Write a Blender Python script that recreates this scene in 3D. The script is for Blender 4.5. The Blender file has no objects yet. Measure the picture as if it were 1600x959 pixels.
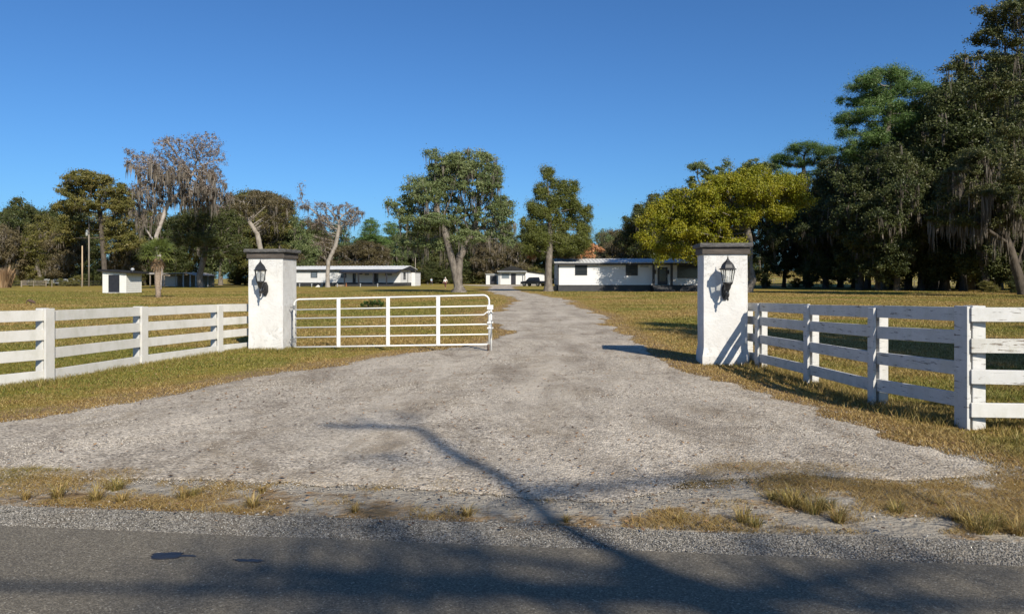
import bpy, math, random
import numpy as np
from mathutils import Vector, Matrix

C = bpy.context.scene.collection
R = math.radians
# ---------------------------------------------------------------- camera, world, sun, exposure
F = 1150.0; EYE = 1.6; HOR = 435.0
cam_d = bpy.data.cameras.new('camera'); cam = bpy.data.objects.new('camera', cam_d); C.objects.link(cam)
cam.location = (0, 0, EYE); cam.rotation_euler = (R(90), 0, 0)
cam_d.sensor_width = 36; cam_d.lens = F / 1600 * 36; cam_d.shift_y = -(479.5 - HOR) / 1600
cam_d.clip_start = 0.05; cam_d.clip_end = 6000
bpy.context.scene.camera = cam
SUN = Vector((1.45, -3.0, 2.25)).normalized()
w = bpy.data.worlds.new('World'); bpy.context.scene.world = w; w.use_nodes = True
nt = w.node_tree; nt.nodes.clear()
sky = nt.nodes.new('ShaderNodeTexSky'); sky.sky_type = 'NISHITA'; sky.sun_disc = False
sky.sun_elevation = math.asin(SUN.z); sky.sun_rotation = math.atan2(SUN.x, SUN.y)
sky.altitude = 0; sky.air_density = 0.9; sky.dust_density = 0.8; sky.ozone_density = 1.5
bg = nt.nodes.new('ShaderNodeBackground'); bg.inputs[1].default_value = 0.05
wo = nt.nodes.new('ShaderNodeOutputWorld')
tint = nt.nodes.new('ShaderNodeMix'); tint.data_type = 'RGBA'; tint.blend_type = 'MULTIPLY'; tint.inputs[0].default_value = 1
tint.inputs[7].default_value = (.63, 1.16, 1.74, 1)
gam = nt.nodes.new('ShaderNodeGamma'); gam.inputs[1].default_value = 1.03
nt.links.new(sky.outputs[0], gam.inputs[0]); nt.links.new(gam.outputs[0], tint.inputs[6]); nt.links.new(tint.outputs[2], bg.inputs[0]); nt.links.new(bg.outputs[0], wo.inputs[0])
sl = bpy.data.lights.new('sun', 'SUN'); sl.energy = 4.9; sl.angle = R(0.53); sl.color = (1.0, 0.915, 0.775)
so = bpy.data.objects.new('sun', sl); C.objects.link(so)
so.rotation_euler = SUN.to_track_quat('Z', 'Y').to_euler(); so.location = (20, -40, 30)
vs = bpy.context.scene.view_settings
vs.view_transform = 'Standard'; vs.look = 'None'; vs.exposure = 0.42; vs.gamma = 1; vs.use_curve_mapping = False

def gx(px, d): return (px - 800.0) / F * d
def gd(py): return F * EYE / (py - HOR)
def G(px, py): d = gd(py); return (gx(px, d), d)
def zz(py, d): return EYE - (py - HOR) / F * d

# ---------------------------------------------------------------- materials
def nodes(name):
    m = bpy.data.materials.new(name); m.use_nodes = True
    t = m.node_tree; t.nodes.clear()
    out = t.nodes.new('ShaderNodeOutputMaterial'); b = t.nodes.new('ShaderNodeBsdfPrincipled')
    t.links.new(b.outputs[0], out.inputs[0])
    return m, t, b, out
def N(t, typ, **kw):
    n = t.nodes.new(typ)
    for k, v in kw.items():
        if k.startswith('i_'):
            n.inputs[int(k[2:])].default_value = v
        else: setattr(n, k, v)
    return n
def noise(t, scale, detail=4, rough=0.6, vec=None, dist=0.0):
    n = t.nodes.new('ShaderNodeTexNoise')
    n.inputs['Scale'].default_value = scale; n.inputs['Detail'].default_value = detail
    n.inputs['Roughness'].default_value = rough; n.inputs['Distortion'].default_value = dist
    if vec: t.links.new(vec, n.inputs['Vector'])
    return n.outputs['Fac']
def ramp(t, fac, stops, interp='LINEAR'):
    r = t.nodes.new('ShaderNodeValToRGB'); e = r.color_ramp.elements; r.color_ramp.interpolation = interp
    while len(e) < len(stops): e.new(0.5)
    for k, (p, c) in enumerate(stops):
        e[k].position = p
        if not isinstance(c, (tuple, list)): c = (c, c, c)
        e[k].color = (*c, 1)
    t.links.new(fac, r.inputs[0]); return r.outputs[0]
def mix(t, fac, a, b, mode='MIX'):
    m = t.nodes.new('ShaderNodeMix'); m.data_type = 'RGBA'; m.blend_type = mode
    for s, v in ((0, fac), (6, a), (7, b)):
        if isinstance(v, (int, float)): m.inputs[s].default_value = v if s == 0 else (v, v, v, 1)
        elif isinstance(v, tuple): m.inputs[s].default_value = (*v, 1)
        else: t.links.new(v, m.inputs[s])
    return m.outputs[2]
def math_(t, op, a, b=0.0, clamp=False):
    m = t.nodes.new('ShaderNodeMath'); m.operation = op; m.use_clamp = clamp
    for s, v in ((0, a), (1, b)):
        if isinstance(v, (int, float)): m.inputs[s].default_value = v
        else: t.links.new(v, m.inputs[s])
    return m.outputs[0]
def bump(t, b, h, strength, dist):
    n = t.nodes.new('ShaderNodeBump'); n.inputs['Strength'].default_value = strength; n.inputs['Distance'].default_value = dist
    t.links.new(h, n.inputs['Height']); t.links.new(n.outputs[0], b.inputs['Normal'])
def ocoord(t, kind='Object'): return t.nodes.new('ShaderNodeTexCoord').outputs[kind]
def attr(t, name):
    a = t.nodes.new('ShaderNodeAttribute'); a.attribute_name = name; return a.outputs['Fac']
def mapping(t, vec, scale):
    m = t.nodes.new('ShaderNodeMapping'); m.inputs['Scale'].default_value = scale; t.links.new(vec, m.inputs[0]); return m.outputs[0]

def simple(name, c1, c2, scale=3, rough=0.7, bs=0.0, bscale=20, bdist=0.01, metal=0.0, stretch=None, spec=0.5):
    m, t, b, o = nodes(name)
    v = ocoord(t)
    if stretch: v = mapping(t, v, stretch)
    n = noise(t, scale, 5, 0.65, v)
    col = ramp(t, n, [(0.3, c1), (0.7, c2)])
    t.links.new(col, b.inputs['Base Color']); b.inputs['Roughness'].default_value = rough
    b.inputs['Metallic'].default_value = metal; b.inputs['Specular IOR Level'].default_value = spec
    if bs: bump(t, b, noise(t, bscale, 5, 0.65, v), bs, bdist)
    return m

def paint(name, base, dirt, chip, chip_amt, rough=0.5, scale=3.0, wood=True):
    """painted surface: faint grime and patches where the paint has flaked off"""
    m, t, b, o = nodes(name)
    v = ocoord(t)
    n1 = noise(t, scale, 6, 0.7, v)
    col = ramp(t, n1, [(0.25, dirt), (0.6, base)])
    vs_ = mapping(t, v, (1.5, 1.5, 14)) if wood else v
    sep = t.nodes.new('ShaderNodeSeparateXYZ'); t.links.new(v, sep.inputs[0])
    n4 = noise(t, 5, 5, .7, mapping(t, v, (1, 1, .5))); gr = ramp(t, n4, [(.48, 0.0), (.72, .38)]); col = mix(t, gr, col, (.30, .30, .22))
    n2 = noise(t, 2.6, 7, 0.75, vs_, 0.4)
    fac = ramp(t, n2, [(chip_amt - 0.012, 0.0), (chip_amt + 0.012, 1.0)])
    col = mix(t, fac, col, chip)
    t.links.new(col, b.inputs['Base Color']); b.inputs['Roughness'].default_value = rough
    h = math_(t, 'SUBTRACT', noise(t, 30, 4, 0.7, vs_), math_(t, 'MULTIPLY', fac, 1.5))
    bump(t, b, h, 0.35, 0.004)
    return m

def foliage(name, stops, rough=0.5, transl=0.24, patch=0.35, hue_obj=0.12):
    m, t, b, o = nodes(name)
    r = attr(t, 'rnd')
    v = ocoord(t)
    big = noise(t, patch, 2, 0.5, v)
    oi = t.nodes.new('ShaderNodeObjectInfo')
    f = math_(t, 'ADD', math_(t, 'MULTIPLY', r, 0.62), math_(t, 'MULTIPLY', math_(t, 'SUBTRACT', big, 0.3), 0.75))
    f = math_(t, 'ADD', f, math_(t, 'MULTIPLY', math_(t, 'SUBTRACT', oi.outputs['Random'], 0.5), hue_obj * 2), True)
    col = ramp(t, f, stops)
    t.links.new(col, b.inputs['Base Color']); b.inputs['Roughness'].default_value = rough
    b.inputs['Specular IOR Level'].default_value = 0.35
    tr = t.nodes.new('ShaderNodeBsdfTranslucent'); t.links.new(col, tr.inputs[0])
    mx = t.nodes.new('ShaderNodeMixShader'); mx.inputs[0].default_value = transl
    t.links.new(b.outputs[0], mx.inputs[1]); t.links.new(tr.outputs[0], mx.inputs[2]); t.links.new(mx.outputs[0], o.inputs[0])
    return m

M = {}
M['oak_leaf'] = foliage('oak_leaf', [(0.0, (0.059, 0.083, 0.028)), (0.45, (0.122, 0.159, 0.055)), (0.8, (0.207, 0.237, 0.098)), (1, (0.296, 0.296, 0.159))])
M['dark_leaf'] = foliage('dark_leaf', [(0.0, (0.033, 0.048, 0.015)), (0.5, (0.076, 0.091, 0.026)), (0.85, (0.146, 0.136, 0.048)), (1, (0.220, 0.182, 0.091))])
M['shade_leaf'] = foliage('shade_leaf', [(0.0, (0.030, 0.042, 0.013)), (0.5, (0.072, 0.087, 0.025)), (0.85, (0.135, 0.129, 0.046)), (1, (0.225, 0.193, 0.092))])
M['olive_leaf'] = foliage('olive_leaf', [(0.0, (0.068, 0.073, 0.016)), (0.4, (0.130, 0.126, 0.030)), (0.8, (0.212, 0.174, 0.053)), (1, (0.258, 0.181, 0.077))])
M['brown_leaf'] = foliage('brown_leaf', [(0.0, (0.061, 0.052, 0.020)), (0.4, (0.116, 0.095, 0.041)), (0.8, (0.183, 0.146, 0.085)), (1, (0.243, 0.195, 0.134))])
M['yellow_leaf'] = foliage('yellow_leaf', [(0.0, (0.104, 0.131, 0.007)), (0.35, (0.196, 0.207, 0.012)), (0.75, (0.299, 0.256, 0.015)), (1, (0.341, 0.230, 0.027))], patch=0.55, hue_obj=0)
M['cedar_leaf'] = foliage('cedar_leaf', [(0.0, (0.059, 0.076, 0.017)), (0.5, (0.127, 0.144, 0.030)), (1, (0.204, 0.204, 0.059))], hue_obj=0)
M['pine_needle'] = foliage('pine_needle', [(0.0, (0.054, 0.106, 0.025)), (0.5, (0.116, 0.186, 0.046)), (1, (0.212, 0.267, 0.079))])
M['orange_leaf'] = foliage('orange_leaf', [(0.0, (0.25, 0.10, 0.04)), (0.5, (0.42, 0.20, 0.09)), (1, (0.50, 0.32, 0.18))])
M['dead_leaf'] = foliage('dead_leaf', [(0.0, (0.072, 0.054, 0.042)), (0.5, (0.168, 0.126, 0.096)), (1, (0.288, 0.240, 0.192))])
M['palm_leaf'] = foliage('palm_leaf', [(0.0, (0.085, 0.128, 0.031)), (0.5, (0.170, 0.204, 0.051)), (1, (0.323, 0.306, 0.102))])
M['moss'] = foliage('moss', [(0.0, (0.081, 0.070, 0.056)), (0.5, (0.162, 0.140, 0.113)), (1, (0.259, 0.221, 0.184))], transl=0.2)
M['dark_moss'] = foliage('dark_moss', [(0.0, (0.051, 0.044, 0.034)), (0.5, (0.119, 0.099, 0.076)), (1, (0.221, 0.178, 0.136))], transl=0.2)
M['shrub_leaf'] = foliage('shrub_leaf', [(0.0, (0.036, 0.072, 0.014)), (0.5, (0.090, 0.150, 0.036)), (1, (0.180, 0.240, 0.072))])
M['plume'] = foliage('plume', [(0.0, (0.22, 0.14, 0.08)), (0.5, (0.36, 0.24, 0.14)), (1, (0.45, 0.33, 0.2))])
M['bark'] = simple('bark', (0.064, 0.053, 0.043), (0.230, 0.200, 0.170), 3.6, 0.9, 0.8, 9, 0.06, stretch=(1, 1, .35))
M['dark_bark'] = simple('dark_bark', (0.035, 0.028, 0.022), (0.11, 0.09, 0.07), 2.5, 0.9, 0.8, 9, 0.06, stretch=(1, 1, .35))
M['pale_bark'] = simple('pale_bark', (0.162, 0.140, 0.119), (0.357, 0.323, 0.281), 3, 0.9, 0.8, 8, 0.05, stretch=(1, 1, .4))
M['grey_twig'] = simple('grey_twig', (0.22, 0.19, 0.17), (0.44, 0.40, 0.37), 3, 0.9)
M['white_paint'] = paint('white_paint', (0.568, 0.559, 0.533), (0.499, 0.486, 0.456), (0.447, 0.430, 0.387), 0.70, 0.5)
M['worn_paint'] = paint('worn_paint', (0.538, 0.533, 0.521), (0.420, 0.416, 0.403), (0.134, 0.118, 0.101), 0.60, 0.6)
M['peel_paint'] = paint('peel_paint', (0.504, 0.496, 0.470), (0.353, 0.336, 0.302), (0.168, 0.139, 0.109), 0.56, 0.7)
M['gate_paint'] = simple('gate_paint', (0.636, 0.636, 0.619), (0.705, 0.705, 0.688), 5, 0.35, 0.05, 60, .001)
M['grey_metal'] = simple('grey_metal', (0.22, 0.22, 0.22), (0.36, 0.36, 0.36), 12, 0.45, metal=0.7)
M['rust'] = simple('rust', (0.05, 0.035, 0.03), (0.11, 0.07, 0.05), 12, 0.8)
M['lamp_metal'] = simple('lamp_metal', (0.012, 0.012, 0.013), (0.03, 0.03, 0.03), 25, 0.42, 0.15, 80, .002)
M['dark_trim'] = simple('dark_trim', (0.012, 0.013, 0.018), (0.022, 0.022, 0.028), 3, 0.5)
M['skirt_paint'] = simple('skirt_paint', (0.016, 0.017, 0.020), (0.035, 0.035, 0.038), 2, 0.6, 0.2, 10, .01)
M['siding_paint'] = simple('siding_paint', (0.576, 0.576, 0.576), (0.628, 0.628, 0.619), 0.8, 0.5)
M['shed_paint'] = simple('shed_paint', (0.590, 0.582, 0.541), (0.656, 0.648, 0.607), 2.2, 0.55)
M['roof_metal'] = simple('roof_metal', (0.46, 0.47, 0.47), (0.64, 0.65, 0.65), 1.2, 0.7, spec=.25)
M['roof_dark'] = simple('roof_dark', (0.012, 0.012, 0.013), (0.03, 0.03, 0.03), 2, 0.85, spec=.2)
M['old_roof'] = simple('old_roof', (0.22, 0.20, 0.18), (0.38, 0.36, 0.33), 1.5, 0.6)
M['weathered_wood'] = simple('weathered_wood', (0.16, 0.13, 0.10), (0.32, 0.27, 0.21), 3, 0.85, 0.4, 16, .01, stretch=(1, 1, .3))
M['pole_wood'] = simple('pole_wood', (0.15, 0.13, 0.11), (0.30, 0.26, 0.22), 3, 0.85, 0.4, 16, .01, stretch=(1, 1, .2))
M['tan_wood'] = simple('tan_wood', (0.34, 0.25, 0.16), (0.50, 0.38, 0.26), 3, 0.85, stretch=(1, 1, .2))
M['step_stone'] = simple('step_stone', (0.28, 0.27, 0.25), (0.44, 0.42, 0.39), 4, 0.8, .3, 25, .01)
M['light_stone'] = simple('light_stone', (0.5, 0.48, 0.43), (0.66, 0.64, 0.6), 6, 0.8, .3, 25, .01)
M['car_paint'] = simple('car_paint', (0.008, 0.009, 0.012), (0.014, 0.015, 0.018), 3, 0.22)
M['tyre_rubber'] = simple('tyre_rubber', (0.012, 0.012, 0.012), (0.03, 0.03, 0.03), 20, 0.85)
M['blue_shirt'] = simple('blue_shirt', (0.24, 0.38, 0.50), (0.32, 0.47, 0.58), 6, 0.85)
M['white_shirt'] = simple('white_shirt', (0.66, 0.64, 0.62), (0.78, 0.77, 0.75), 6, 0.85)
M['dark_cloth'] = simple('dark_cloth', (0.03, 0.03, 0.04), (0.07, 0.06, 0.07), 6, 0.9)
M['maroon_cloth'] = simple('maroon_cloth', (0.07, 0.02, 0.025), (0.13, 0.04, 0.04), 6, 0.9)
M['skin'] = simple('skin', (0.36, 0.22, 0.16), (0.46, 0.29, 0.21), 6, 0.55)
M['hair'] = simple('hair', (0.02, 0.014, 0.01), (0.05, 0.035, 0.025), 12, 0.6)
M['feather'] = simple('feather', (0.04, 0.022, 0.016), (0.12, 0.07, 0.05), 14, 0.8)
M['ceramic'] = simple('ceramic', (0.30, 0.32, 0.32), (0.45, 0.47, 0.47), 3, 0.4)
M['trailer_white'] = simple('trailer_white', (0.22, 0.24, 0.25), (0.40, 0.41, 0.42), 1.3, 0.5)
def glass_mat(name, col, rough=.08, tr=0.0):
    m, t, b, o = nodes(name)
    b.inputs['Base Color'].default_value = (*col, 1); b.inputs['Roughness'].default_value = rough
    b.inputs['Transmission Weight'].default_value = tr; b.inputs['IOR'].default_value = 1.45
    bump(t, b, noise(t, 1.7, 2, .5, ocoord(t)), 0.05, 0.02)
    return m
M['dark_glass'] = glass_mat('dark_glass', (0.02, 0.024, 0.028), 0.12)
M['grey_glass'] = glass_mat('grey_glass', (0.14, 0.17, 0.20), 0.15)
def lamp_glass():
    m, t, b, o = nodes('lamp_glass')
    b.inputs['Base Color'].default_value = (.85, .85, .82, 1); b.inputs['Roughness'].default_value = .12
    tr = t.nodes.new('ShaderNodeBsdfTransparent'); tr.inputs[0].default_value = (.93, .94, .93, 1)
    mx = t.nodes.new('ShaderNodeMixShader')
    f = ramp(t, noise(t, 9, 4, .6, ocoord(t)), [(.3, .12), (.7, .36)])
    t.links.new(f, mx.inputs[0]); t.links.new(tr.outputs[0], mx.inputs[1]); t.links.new(b.outputs[0], mx.inputs[2]); t.links.new(mx.outputs[0], o.inputs[0])
    return m
M['lamp_glass'] = lamp_glass()
def stucco():
    m, t, b, o = nodes('stucco')
    v = ocoord(t)
    n1 = noise(t, 2.2, 6, .7, v); col = ramp(t, n1, [(.28, (0.516, 0.503, 0.482)), (.6, (0.619, 0.615, 0.602))])
    sep = t.nodes.new('ShaderNodeSeparateXYZ'); t.links.new(v, sep.inputs[0])
    low = math_(t, 'SUBTRACT', 0.34, math_(t, 'MULTIPLY', sep.outputs[2], 1.3), True)
    dirt = math_(t, 'MULTIPLY', low, noise(t, 7, 5, .7, v))
    col = mix(t, dirt, col, (.36, .32, .25))
    cr = noise(t, 1.7, 8, .72, v, 1.2)
    crack = ramp(t, math_(t, 'ABSOLUTE', math_(t, 'SUBTRACT', cr, .5)), [(0.0, 1.0), (0.009, 0.0)])
    gate = ramp(t, noise(t, 1.1, 2, .5, v), [(.42, 0.0), (.56, 1.0)])
    stv = noise(t, 5, 4, .7, mapping(t, v, (2.2, 2.2, .16))); top_ = math_(t, 'MULTIPLY', math_(t, 'SUBTRACT', sep.outputs[2], .9), .55, True)
    col = mix(t, math_(t, 'MULTIPLY', ramp(t, stv, [(.5, 0.0), (.75, .6)]), top_, True), col, (.33, .31, .27))
    cf = math_(t, 'MULTIPLY', crack, gate)
    col = mix(t, cf, col, (.40, .38, .35))
    t.links.new(col, b.inputs['Base Color']); b.inputs['Roughness'].default_value = .75
    h = math_(t, 'ADD', math_(t, 'MULTIPLY', noise(t, 7, 5, .6, mapping(t, v, (1, 1, 1.6)), .6), 1.0), math_(t, 'MULTIPLY', noise(t, 45, 3, .6, v), .28))
    h = math_(t, 'SUBTRACT', h, math_(t, 'MULTIPLY', cf, .5))
    bump(t, b, h, 0.5, 0.018)
    return m
M['stucco'] = stucco()
M['cap_stone'] = simple('cap_stone', (0.045, 0.043, 0.042), (0.15, 0.145, 0.14), 6, 0.9, 0.9, 14, 0.03, stretch=(1, 1, 4))
M['cap_wood'] = simple('cap_wood', (0.04, 0.034, 0.03), (0.12, 0.10, 0.085), 5, 0.85, 0.9, 9, 0.02, stretch=(.7, .7, 8))

def ground_mat():
    m, t, b, o = nodes('lawn_ground')
    v = ocoord(t)
    st = mapping(t, v, (1, 1.35, 1))
    big = noise(t, 0.11, 4, .6, st, .4); mid = noise(t, .6, 5, .65, st, .3); fine = noise(t, 14, 5, .75, v)
    f = math_(t, 'ADD', math_(t, 'MULTIPLY', big, .80), math_(t, 'ADD', math_(t, 'MULTIPLY', mid, .30), math_(t, 'MULTIPLY', fine, .12)))
    f = math_(t, 'SUBTRACT', f, .06)
    col = ramp(t, f, [(.38, (0.233, 0.134, 0.057)), (.46, (0.271, 0.184, 0.053)), (.54, (0.259, 0.195, 0.040)), (.62, (0.214, 0.184, 0.035)), (.70, (0.155, 0.149, 0.031))])
    dry = attr(t, 'dry')
    dcol = ramp(t, math_(t, 'ADD', math_(t, 'MULTIPLY', mid, .5), math_(t, 'MULTIPLY', fine, .5)), [(.35, (0.121, 0.079, 0.043)), (.5, (0.241, 0.161, 0.080)), (.66, (0.332, 0.240, 0.135))])
    dn = math_(t, 'ADD', dry, math_(t, 'MULTIPLY', math_(t, 'SUBTRACT', mid, .5), 1.4))
    col = mix(t, ramp(t, dn, [(.35, 0.0), (.75, 1.0)]), col, dcol)
    sand = attr(t, 'sand')
    sn = math_(t, 'ADD', sand, math_(t, 'MULTIPLY', math_(t, 'SUBTRACT', noise(t, 2.6, 5, .7, v), .5), 1.8))
    scol = ramp(t, math_(t, 'ADD', math_(t, 'MULTIPLY', fine, .6), math_(t, 'MULTIPLY', noise(t, 5, 5, .75, v), .4)), [(.3, (0.238, 0.204, 0.162)), (.65, (0.391, 0.357, 0.297))])
    col = mix(t, ramp(t, sn, [(.55, 0.0), (.8, 1.0)]), col, scol)
    t.links.new(col, b.inputs['Base Color']); b.inputs['Roughness'].default_value = .95; b.inputs['Specular IOR Level'].default_value = .15
    bump(t, b, math_(t, 'ADD', fine, math_(t, 'MULTIPLY', noise(t, 3, 4, .7, v), 2.5)), .8, .05)
    return m
M['lawn'] = ground_mat()
def gravel_mat(name, dark, midc, light, scale, sandy=.5):
    m, t, b, o = nodes(name)
    v = ocoord(t)
    vo = t.nodes.new('ShaderNodeTexVoronoi'); vo.inputs['Scale'].default_value = scale; t.links.new(v, vo.inputs['Vector'])
    sp = t.nodes.new('ShaderNodeSeparateColor'); t.links.new(vo.outputs['Color'], sp.inputs[0])
    col = ramp(t, sp.outputs[0], [(0, dark), (.35, midc), (.8, light), (1, tuple(min(1, x * 1.35) for x in light))])
    big = noise(t, .45, 5, .65, mapping(t, v, (1, 1.6, 1)), .5)
    sandc = ramp(t, noise(t, 30, 4, .7, v), [(.3, tuple(x * .72 for x in light)), (.7, light)])
    sf = ramp(t, math_(t, 'ADD', math_(t, 'MULTIPLY', big, .8), math_(t, 'MULTIPLY', noise(t, 6, 5, .7, v), .3)), [(.42, 0.0), (.72, sandy)])
    col = mix(t, sf, col, sandc)
    col = mix(t, math_(t, 'MULTIPLY', attr(t, 'rut'), .55), col, ramp(t, noise(t, 20, 4, .7, v), [(.3, tuple(x * .80 for x in light)), (.7, tuple(x * 1.05 for x in light))]))
    tint = ramp(t, noise(t, .9, 5, .7, mapping(t, v, (1.3, .5, 1)), .6), [(.34, (.62, .58, .53)), (.46, (.88, .85, .80)), (.62, (1.12, 1.09, 1.03))])
    brown = ramp(t, noise(t, .7, 6, .75, mapping(t, v, (1, .8, 1)), 1.0), [(.50, 0.0), (.66, .7)]); col = mix(t, brown, col, (.25, .205, .15))
    col = mix(t, 1.0, col, tint, 'MULTIPLY')
    t.links.new(col, b.inputs['Base Color']); b.inputs['Roughness'].default_value = .9; b.inputs['Specular IOR Level'].default_value = .25
    h = math_(t, 'SUBTRACT', math_(t, 'MULTIPLY', noise(t, 2.2, 4, .6, v), 3.0), math_(t, 'MULTIPLY', vo.outputs['Distance'], 1.0))
    bump(t, b, h, .8, .015)
    return m
M['gravel'] = gravel_mat('gravel', (0.113, 0.099, 0.082), (0.330, 0.295, 0.252), (0.509, 0.460, 0.394), 48, .6)
M['shoulder'] = gravel_mat('shoulder', (0.043, 0.042, 0.040), (0.194, 0.180, 0.158), (0.346, 0.324, 0.288), 70, .3)
def asphalt():
    m, t, b, o = nodes('asphalt')
    v = ocoord(t)
    vo = t.nodes.new('ShaderNodeTexVoronoi'); vo.inputs['Scale'].default_value = 125; t.links.new(v, vo.inputs['Vector'])
    sp = t.nodes.new('ShaderNodeSeparateColor'); t.links.new(vo.outputs['Color'], sp.inputs[0])
    col = ramp(t, sp.outputs[0], [(0, (0.087, 0.074, 0.057)), (.5, (0.147, 0.128, 0.097)), (.93, (0.210, 0.184, 0.141)), (.985, (0.276, 0.244, 0.189)), (1, (0.372, 0.343, 0.286))])
    ck = noise(t, .9, 8, .7, v, 1.5); ckf = ramp(t, math_(t, 'ABSOLUTE', math_(t, 'SUBTRACT', ck, .47)), [(0.0, .7), (.0035, 0.0)])
    col = mix(t, math_(t, 'MULTIPLY', ckf, ramp(t, noise(t, .5, 2, .5, v), [(.5, 0.0), (.6, 1.0)])), col, (.03, .029, .027))
    big = ramp(t, noise(t, .5, 5, .6, mapping(t, v, (.35, 1.6, 1))), [(.3, (.78, .79, .80)), (.7, (1.12, 1.11, 1.08))])
    col = mix(t, 1.0, col, big, 'MULTIPLY')
    t.links.new(col, b.inputs['Base Color']); b.inputs['Roughness'].default_value = .82; b.inputs['Specular IOR Level'].default_value = .35
    bump(t, b, math_(t, 'SUBTRACT', noise(t, 90, 4, .7, v), vo.outputs['Distance']), .7, .006)
    return m
M['asphalt'] = asphalt()
M['tar'] = simple('tar', (.008, .009, .014), (.022, .023, .028), 9, .45, .5, 20, .01)
def rnd_mat(name, stops, rough=.85):
    m, t, b, o = nodes(name)
    t.links.new(ramp(t, attr(t, 'rnd'), stops), b.inputs['Base Color']); b.inputs['Roughness'].default_value = rough
    b.inputs['Specular IOR Level'].default_value = .25
    return m
M['pebble'] = rnd_mat('pebble', [(0, (0.086, 0.078, 0.068)), (.3, (0.259, 0.232, 0.198)), (.8, (0.431, 0.390, 0.334)), (.97, (0.502, 0.461, 0.402)), (1, (0.546, 0.513, 0.470))])
M['chip'] = rnd_mat('chip', [(0, (0.037, 0.036, 0.033)), (.4, (0.163, 0.152, 0.133)), (.85, (0.326, 0.307, 0.274)), (1, (0.429, 0.414, 0.385))])
def blade_mat():
    m, t, b, o = nodes('grass_blade')
    r = attr(t, 'rnd'); d = attr(t, 'dry')
    g = ramp(t, r, [(0, (0.067, 0.084, 0.012)), (.5, (0.145, 0.159, 0.024)), (.8, (0.227, 0.213, 0.045)), (1, (0.318, 0.286, 0.089))])
    y = ramp(t, r, [(0, (0.178, 0.107, 0.033)), (.4, (0.327, 0.211, 0.072)), (.8, (0.441, 0.311, 0.121)), (1, (0.498, 0.376, 0.182))])
    col = mix(t, d, g, y)
    t.links.new(col, b.inputs['Base Color']); b.inputs['Roughness'].default_value = .6; b.inputs['Specular IOR Level'].default_value = .3
    tr = t.nodes.new('ShaderNodeBsdfTranslucent'); t.links.new(col, tr.inputs[0])
    mx = t.nodes.new('ShaderNodeMixShader'); mx.inputs[0].default_value = .3
    t.links.new(b.outputs[0], mx.inputs[1]); t.links.new(tr.outputs[0], mx.inputs[2]); t.links.new(mx.outputs[0], o.inputs[0])
    return m
M['blade'] = blade_mat()
def palm_bark():
    return simple('palm_bark', (.16, .12, .09), (.38, .30, .23), 5, .9, .9, 12, .06, stretch=(1, 1, 2.5))
M['palm_bark'] = palm_bark()

# ---------------------------------------------------------------- object helpers
def tag(o, label=None, cat=None, group=None, kind=None):
    if label: o['label'] = label
    if cat: o['category'] = cat
    if group: o['group'] = group
    if kind: o['kind'] = kind
    return o
def empty(name, loc, rz, label, cat, group=None):
    o = bpy.data.objects.new(name, None); C.objects.link(o); o.location = loc; o.rotation_euler = (0, 0, rz)
    return tag(o, label, cat, group)
def link(name, me, mat, parent=None, smooth=False, loc=None, rz=0):
    me.materials.append(M[mat] if isinstance(mat, str) else mat)
    if smooth:
        me.polygons.foreach_set('use_smooth', np.ones(len(me.polygons), dtype=bool))
    o = bpy.data.objects.new(name, me); C.objects.link(o)
    if parent: o.parent = parent
    if loc: o.location = loc
    if rz: o.rotation_euler = (0, 0, rz)
    return o
def npmesh(name, V, Fc, attrs=None):
    """V (n,3); Fc (m,k) all faces with k corners"""
    me = bpy.data.meshes.new(name); V = np.asarray(V, dtype=np.float32); Fc = np.asarray(Fc, dtype=np.int32)
    n, k = Fc.shape
    me.vertices.add(len(V)); me.vertices.foreach_set('co', V.ravel())
    me.loops.add(n * k); me.loops.foreach_set('vertex_index', Fc.ravel())
    me.polygons.add(n); me.polygons.foreach_set('loop_start', np.arange(0, n * k, k, dtype=np.int32))
    me.polygons.foreach_set('loop_total', np.full(n, k, dtype=np.int32))
    for key, val in (attrs or {}).items():
        a = me.attributes.new(key, 'FLOAT', 'POINT'); a.data.foreach_set('value', np.asarray(val, dtype=np.float32))
    me.update(calc_edges=True); return me

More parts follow.
